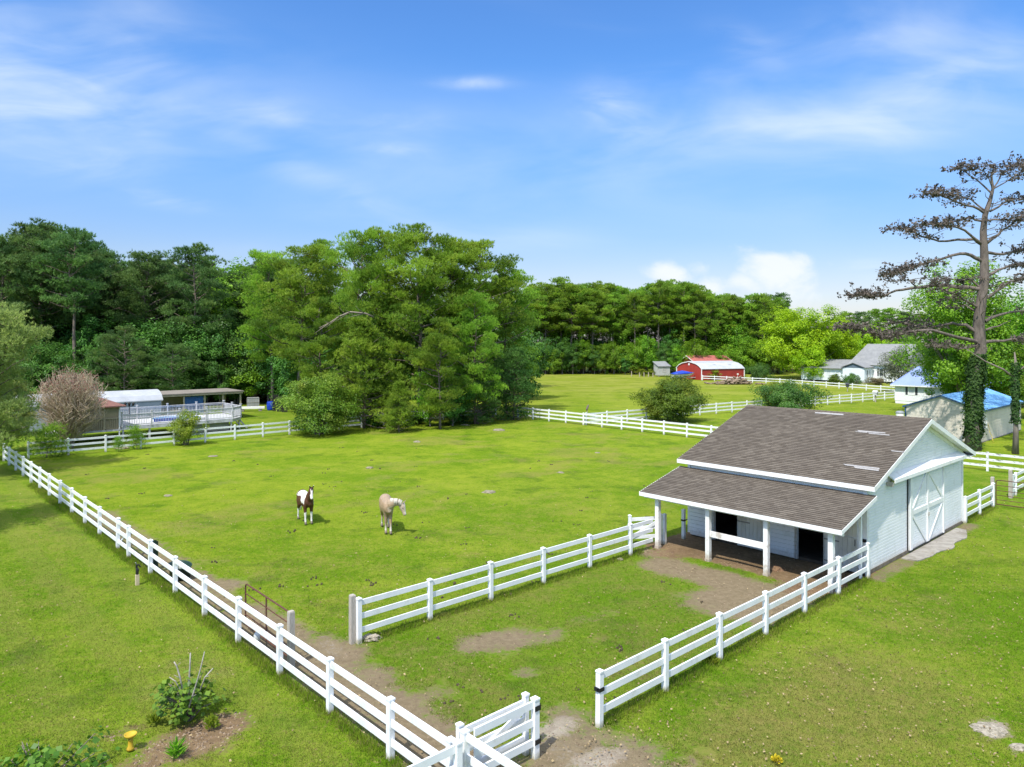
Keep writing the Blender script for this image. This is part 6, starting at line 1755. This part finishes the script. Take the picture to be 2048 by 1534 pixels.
tuft('bright yellow green weed on the mulch bed right of the fig bush', ground_at(422, 1455), .20, .30, 150, 1, LEAF_S, size=.06, asp=.4)
tuft('spiky green lily clump on the mulch bed below the fig bush', ground_at(352, 1512), .20, .34, 110, 2, LEAF_G, size=.15, asp=.10)
tuft('yellow green weed on the mulch bed left of the fig bush', ground_at(310, 1444), .22, .22, 110, 3, LEAF_S, size=.06, asp=.4)
tuft('yellow flowering weed on the lawn in front of the pen fence', ground_at(1553, 1524), .13, .15, 110, 4, leafmat('yellow_flowers', (.35, .33, .02), (.75, .62, .03), None, .2, .5, .02), size=.035, asp=.5)
tuft('lush weeds against the outer left foot of the pen fence', ground_at(1420, 1320), .35, .12, 260, 6, LEAF_S, size=.05, asp=.4)
# litter: dry leaves and clods scattered over the turf, one mass
rg = np.random.default_rng(15); n = 14000
yv = 12.5 * (42 / 12.5) ** rg.random(n); xv = (rg.random(n) * 2 - 1) * .72 * yv
uu, vv = to_uv(xv, yv); p_ = np.where(vv < -.1, .75, np.where(uu < -18.9, .05, .22)) * np.clip(fbm(xv * .5, yv * .5, 51) * 2.4 - .6, .03, 1)
fl = ground_fields(xv, yv); p_ = np.maximum(p_, fl[2] * .5 * (uu < -14)); p_ = np.maximum(p_, fl[3] * .55 * (fbm(xv * 1.1, yv * 1.1, 8) > .48))
kp = (rg.random(n) < p_) & ~((uu > -.2) & (uu < 11.2) & (vv > -.3) & (vv < 7.8)); xv, yv = xv[kp], yv[kp]
c = np.stack([xv, yv, .03 + .03 * rg.random(len(xv))], 1)
co_, t_ = leaves(rg, c, rg.normal(0, .45, (len(c), 3)) + np.array([0, 0, 1]), rg.random(len(c)), .060, .75)
tag(put('dry_leaves', np_mesh('dry_leaves', co_, 4, leafmat('dry_litter', (.16, .11, .055), (.42, .32, .18), None, .15, .8, .03), {'tint': t_})), 'dry brown leaves and bits scattered over the turf', 'leaf litter', kind='stuff')

rg = np.random.default_rng(33); n = 240
yv = 16 * (62 / 16) ** rg.random(n); xv = (rg.random(n) * 2 - 1) * .70 * yv; uu, vv = to_uv(xv, yv)
kp = (uu > -18.3) & (uu < 26) & (vv > .3) & (vv < 50) & ~((uu > -3) & (uu < 11.5) & (vv < 8)); cl = fbm(xv * .35, yv * .35, 77) > .46
xv, yv = xv[kp & cl], yv[kp & cl]
m = MB(); rr = random.Random(12)
for x, y in zip(xv, yv):
    for q in range(rr.randint(2, 5)):
        cx, cy, r_ = x + rr.gauss(0, .09), y + rr.gauss(0, .09), rr.uniform(.02, .045)
        m.loft([((cx, cy, -.04), (r_, 0, 0), (0, r_, 0)), ((cx, cy, .0), (r_ * .9, 0, 0), (0, r_ * .9, 0)), ((cx, cy, .025), (r_ * .4, 0, 0), (0, r_ * .4, 0))], 6)
tag(put('droppings', m.mesh('droppings', plain('dry_droppings', (.085, .065, .035), (.05, .04, .025), 12, .9))), 'dark horse droppings scattered over the paddock grass', 'droppings', kind='stuff')

# clods, chips and pebbles lying on the bare earth, one mass
rg = np.random.default_rng(91); n = 120000
yv = 12.2 * (46 / 12.2) ** rg.random(n); xv = (rg.random(n) * 2 - 1) * .72 * yv; uu, vv = to_uv(xv, yv); fl = ground_fields(xv, yv)
p_ = np.clip(np.maximum(fl[0], fl[2]) * 1.5 - .55 + (fbm(xv * 2.5, yv * 2.5, 92) - .5) * 1.2, 0, 1) * np.where((uu < -19) & (fl[2] > .3), .9, .30)
kp = (rg.random(n) < p_) & ~((uu > -.3) & (uu < 11.2) & (vv > -.2) & (vv < 7.8)); xv, yv = xv[kp], yv[kp]; bed = (uu[kp] < -19)
zb = ((fbm(xv * .9, yv * .9, 3) - .5) * .05 + (fbm(xv * .12, yv * .12, 9) - .5) * .10) * np.clip(1 - np.abs(yv - 45) / 200, 0, 1) - .03
m_ = len(xv); sz = rg.uniform(.010, .032, m_) * np.where(bed, 1.35, 1); a0 = rg.random(m_) * 6.283
ring = [np.stack([xv + np.cos(a0 + q * 2.094) * sz, yv + np.sin(a0 + q * 2.094) * sz, zb - .004], 1) for q in range(3)]
tip = np.stack([xv + rg.normal(0, .3, m_) * sz, yv + rg.normal(0, .3, m_) * sz, zb + sz * rg.uniform(.4, .9, m_)], 1)
tri = np.concatenate([np.stack([ring[q], ring[(q + 1) % 3], tip], 1) for q in range(3)])
tag(put('clods', np_mesh('clods', tri, 3, leafmat('clod_earth', (.10, .070, .045), (.34, .265, .18), None, .02, .9, .02), {'tint': np.tile(rg.random(m_), 3)})), 'small clods, chips and pebbles on the bare earth', 'clods', kind='stuff')
# ------------------------------------------------------------------ horses
def remeshed(mb, name, vox, smooth=6):
    me = mb.mesh('tmp', None); o = bpy.data.objects.new('tmp', me); COL.objects.link(o)
    md = o.modifiers.new('r', 'REMESH'); md.mode = 'VOXEL'; md.voxel_size = vox
    sm = o.modifiers.new('s', 'SMOOTH'); sm.factor = .5; sm.iterations = smooth
    dg = bpy.context.evaluated_depsgraph_get(); out = bpy.data.meshes.new_from_object(o.evaluated_get(dg)); out.name = name
    bpy.data.objects.remove(o); bpy.data.meshes.remove(me)
    out.polygons.foreach_set('use_smooth', [True] * len(out.polygons)); return out


def coat_mat(name, rough=.55):
    m, nt = new_mat(name); k = NT(nt); a = k.n('ShaderNodeAttribute', attribute_name='coat').outputs['Color']
    n1 = k.noise(k.obj(), 14, 4, .6); c = k.mix(k.math('MULTIPLY', k.ramp(n1, .3, .7), .22), a, (.10, .07, .05))
    k.out(k.bsdf(c, rough, k.bump(k.noise(k.obj(), 90, 2, .5), .15, .004), .3)); return m


def paint(me, fn):
    at = me.color_attributes.new('coat', 'FLOAT_COLOR', 'POINT')
    buf = np.ones((len(me.vertices), 4), np.float32)
    for i, v_ in enumerate(me.vertices): buf[i, :3] = fn(v_.co)
    at.data.foreach_set('color', buf.ravel())


def path_loft(mb, pts, rs, ru, side=None, n=12):
    """loft along points with half axes rs (sideways) and ru (in the bending plane)"""
    P = [Vector(p) for p in pts]; secs = []
    for i, p in enumerate(P):
        t = (P[min(i + 1, len(P) - 1)] - P[max(i - 1, 0)]).normalized()
        s = Vector(side[i] if side and isinstance(side[0], (tuple, Vector)) else (side or (0, 1, 0)))
        s = (s - t * s.dot(t)).normalized(); u_ = t.cross(s).normalized()
        secs.append((p, s * rs[i], u_ * ru[i]))
    return mb.loft(secs, n)


def horse(label, loc, rz, scale, neck, head, legs, coat, mane_col, tail_col, belly=1.0, name='horse'):
    """x forward, y left, z up; withers about 1.45 m before scaling"""
    root = empty(name, loc, rz, label, 'horse'); root.scale = (scale,) * 3
    b = MB()
    tor = [(-.86, 1.20, .07, .10), (-.80, 1.17, .18, .21), (-.66, 1.17, .275, .285), (-.46, 1.15, .29, .30), (-.22, 1.09, .29 * belly, .325), (.02, 1.06, .30 * belly, .34), (.24, 1.06, .285 * belly, .345), (.42, 1.09, .25, .345), (.56, 1.11, .235, .31), (.68, 1.10, .20, .25), (.77, 1.08, .13, .16)]
    b.loft([((x, 0, z), (0, ry, 0), (0, 0, rz_)) for x, z, ry, rz_ in tor], 18)
    b.loft([((.16, 0, 1.34), (0, .06, 0), (.0, 0, .05)), ((.34, 0, 1.36), (0, .10, 0), (0, 0, .09)), ((.5, 0, 1.30), (0, .10, 0), (0, 0, .10))], 10)     # withers
    # neck
    nx, sd = neck
    path_loft(b, nx, [.19, .155, .125, .10, .09], [.27, .215, .165, .14, .125], sd, 14)
    # head
    hp, hs = head
    hl = [Vector(hp[0]).lerp(Vector(hp[1]), f) for f in (-.06, .12, .30, .50, .72, .90, 1.0)]
    path_loft(b, hl, [.085, .112, .108, .086, .068, .07, .05], [.095, .13, .14, .11, .08, .075, .05], hs, 14)
    fwd = (Vector(hp[1]) - Vector(hp[0])).normalized(); s_ = Vector(hs); s_ = (s_ - fwd * s_.dot(fwd)).normalized(); up_ = fwd.cross(s_).normalized()
    if up_.z < 0: up_ = -up_
    for q in (-1, 1):   # ears
        e0 = Vector(hp[0]) + s_ * (q * .062) + up_ * .085 - fwd * .01; e1 = e0 + (-fwd * .5 + up_ * .75 + s_ * (q * .22)).normalized() * .17
        path_loft(b, [e0 - up_ * .03, e0.lerp(e1, .35), e0.lerp(e1, .75), e1], [.034, .040, .026, .008], [.022, .024, .017, .007], s_, 8)
    # legs: hip/shoulder, joints, hoof
    hoofs = MB()
    for (kind, y, dx, dkn) in legs:
        sy = 1 if y > 0 else -1
        if kind == 'f':
            P = [(.50, sy * .13, 1.12), (.50, y, .90), (.49 + dkn * .4, y, .72), (.50 + dkn, y, .50), (.50 + dkn * .8 + dx * .5, y, .32), (.50 + dx, y, .16), (.53 + dx, y, .09)]
            rs, ru = [.12, .115, .085, .062, .042, .05, .044], [.17, .15, .098, .07, .048, .054, .048]
        else:
            P = [(-.58, sy * .12, 1.18), (-.52, y, .95), (-.46 + dkn * .5, y, .80), (-.60 + dkn, y, .62), (-.68 + dkn, y, .50), (-.66 + dx * .6, y, .32), (-.65 + dx, y, .16), (-.62 + dx, y, .09)]
            rs, ru = [.15, .15, .12, .075, .052, .037, .044, .038], [.23, .22, .165, .095, .066, .044, .05, .042]
        path_loft(b, P, rs, ru, (0, 1, 0), 12)
        hx, hz = P[-1][0], 0
        hoofs.loft([((hx - .005, y, .115), (0, .046, 0), (.048, 0, 0)), ((hx + .012, y, .05), (0, .056, 0), (.062, 0, 0)), ((hx + .02, y, .0), (0, .062, 0), (.072, 0, 0))], 12)
    me = remeshed(b, 'body', .020, 5); cm = coat_mat('coat_' + label.split()[0]); me.materials.append(cm)
    frame = dict(poll=Vector(hp[0]), nose=Vector(hp[1]), fwd=fwd, side=s_, up=up_)
    paint(me, lambda c: coat(c, frame)); put('body', me, root)
    put('hooves', hoofs.mesh('hooves', plain('hoof_horn', (.20, .16, .12), (.12, .10, .08), 10, .6), True), root)
    for q in (-1, 1):
        m = MB(); ec = Vector(hp[0]).lerp(Vector(hp[1]), .36) + s_ * (q * .088) + up_ * .045
        m.loft([(ec - s_ * .014, fwd * .026, up_ * .018), (ec + s_ * (q * .012), fwd * .020, up_ * .014), (ec + s_ * (q * .02), fwd * .008, up_ * .006)], 10); m.build('eye', BLACK, root, True)
        m = MB(); nc = Vector(hp[0]).lerp(Vector(hp[1]), .955) + s_ * (q * .040) + up_ * .035
        m.loft([(nc, fwd * .018, s_ * .010), (nc + up_ * .012, fwd * .012, s_ * .007)], 8); m.build('nostril', BLACK, root, True)
    # mane: locks along the crest; forelock between the ears
    rr = random.Random(3); mn = MB(); N = [Vector(p) for p in nx]
    for i in range(46):
        f = .34 + .66 * i / 45; g_ = f * (len(N) - 1); q = min(int(g_), len(N) - 2); c = N[q].lerp(N[q + 1], g_ - q)
        t = (N[q + 1] - N[q]).normalized(); s2 = Vector(sd[q]); s2 = (s2 - t * s2.dot(t)).normalized(); crest = t.cross(s2).normalized()
        if crest.z < 0: crest = -crest
        hh = np.interp(f, [0, .5, 1], [.25, .15, .12]); e_ = c + crest * hh * .98; sgn = mane_side
        p1 = e_ + crest * .03 + s2 * (sgn * .05); p2 = e_ - crest * .06 + s2 * (sgn * rr.uniform(.09, .12)); p3 = p2 - Vector((0, 0, rr.uniform(.08, .19))) + s2 * (sgn * .015) + t * rr.gauss(0, .02)
        mn.tube([e_, p1, p2, p3], [.022, .026, .024, .006], 6)
    for i in range(6):
        a = Vector(hp[0]) + up_ * .12 + s_ * rr.uniform(-.03, .03); mn.tube([a, a + fwd * .07 + up_ * .02, a + fwd * rr.uniform(.16, .26) - up_ * .01], [.018, .018, .004], 5)
    mn.build('mane', plain('mane_' + label.split()[0], mane_col, tuple(c * .7 for c in mane_col), 12, .7), root, True)
    tl = MB()
    for i in range(14):
        y = rr.uniform(-.06, .06); tl.tube([(-.84, y * .4, 1.24), (-.96, y * .8, 1.12), (-1.0, y, .85), (-.98 + rr.gauss(0, .02), y * 1.2, .58), (-.95, y * .9, .34 + rr.uniform(0, .1))], [.03, .035, .034, .026, .006], 6)
    tl.build('tail', plain('tail_' + label.split()[0], tail_col, tuple(c * .65 for c in tail_col), 12, .7), root, True)
    return root


from mathutils import noise as MNOISE
BR, WH, BK = (.085, .030, .016), (.74, .71, .67), (.018, .013, .011)


def pinto(c, f):
    n = MNOISE.noise(Vector((c.x * 2.6 + 4, c.y * 2.6, c.z * 2.6))) * .12
    if (c - f['poll']).length < .62 and (c - f['poll']).dot(f['fwd']) > -.07 and c.x > .62:      # head: white blaze on brown
        r_ = c - f['poll']; s = abs(r_.dot(f['side'])); l = r_.dot(f['fwd']); u_ = r_.dot(f['up'])
        if u_ > .12 and l < .03: return BK
        if u_ > .01 and s < .052 + .02 * (l > .3) and l > .07: return WH
        if l > .50: return (.45, .36, .33)
        return BR
    if c.z < .56 + n * .5: return WH if c.z > .0 else BK
    if c.x > .66 and c.z > 1.25: return WH if abs(c.y) > .085 + n else (BR if c.z < 1.5 else WH)
    if c.x > .60 and c.z < 1.32 + n: return BR
    if c.z < .78 + n and c.x > .2: return BR
    if c.z < .86 + n and c.x < -.2: return BR
    if .26 + n < c.x < .62 and c.z > .92 + n: return WH            # shoulder
    if -.05 + n < c.x <= .26 + n and c.z > 1.05 + n * 2: return WH if c.z > 1.30 + n else BR
    if -.45 + n < c.x <= -.05 + n and c.z > 1.28 + n: return WH
    if c.x < -.62 + n and c.z > 1.22: return WH
    return BR


def palomino(c, f):
    n = MNOISE.noise(c * 2.2) * .5 + .5
    base = Vector((.30, .205, .12)).lerp(Vector((.37, .265, .17)), n)
    r_ = c - f['poll']
    if r_.length < .62 and r_.dot(f['fwd']) > -.05 and c.x > .55:
        l = r_.dot(f['fwd']); s = abs(r_.dot(f['side'])); u_ = r_.dot(f['up'])
        if u_ > .03 and s < .05: return (.60, .56, .50)
        if l > .50: return (.30, .29, .24)
        return tuple(base.lerp(Vector((.56, .48, .40)), .45))
    if c.z < .46: return tuple(base.lerp(Vector((.62, .56, .48)), min(1, (.46 - c.z) * 4)))
    if c.z > 1.3: base = base.lerp(Vector((.42, .34, .26)), .35)
    return tuple(base)


mane_side = 1
horse('brown and white pinto horse standing square and facing the camera in the paddock', Vector((-9.68, 33.75, 0)), R(-59), .955,
      ([(.50, 0, 1.16), (.68, .0, 1.34), (.82, .01, 1.52), (.90, .01, 1.66), (.94, .01, 1.76)], [(0, 1, 0)] * 5),
      ([(.95, .01, 1.77), (1.22, -.03, 1.31)], (.05, 1, 0)),
      [('f', .15, .02, .01), ('f', -.15, .05, .02), ('h', .16, .0, 0), ('h', -.16, -.12, -.06)], pinto, (.06, .03, .022), (.70, .68, .64), 1.08)
mane_side = -1
horse('pale golden horse with a white mane walking with its lowered head turned right', Vector((-5.60, 32.2, 0)), R(-74), 1.03,
      ([(.52, .0, 1.18), (.70, .10, 1.29), (.80, .24, 1.35), (.85, .38, 1.36), (.87, .49, 1.31)], [(0, 1, 0), (-.45, .9, 0), (-.8, .6, 0), (-.95, .25, 0), (-1, .1, 0)]),
      ([(.88, .52, 1.29), (.99, .66, .82)], (-1, .45, 0.10)),
      [('f', .10, .12, .06), ('f', -.09, -.04, -.02), ('h', .13, .10, .05), ('h', -.13, -.16, -.10)], palomino, (.52, .48, .41), (.56, .52, .45), 1.0)
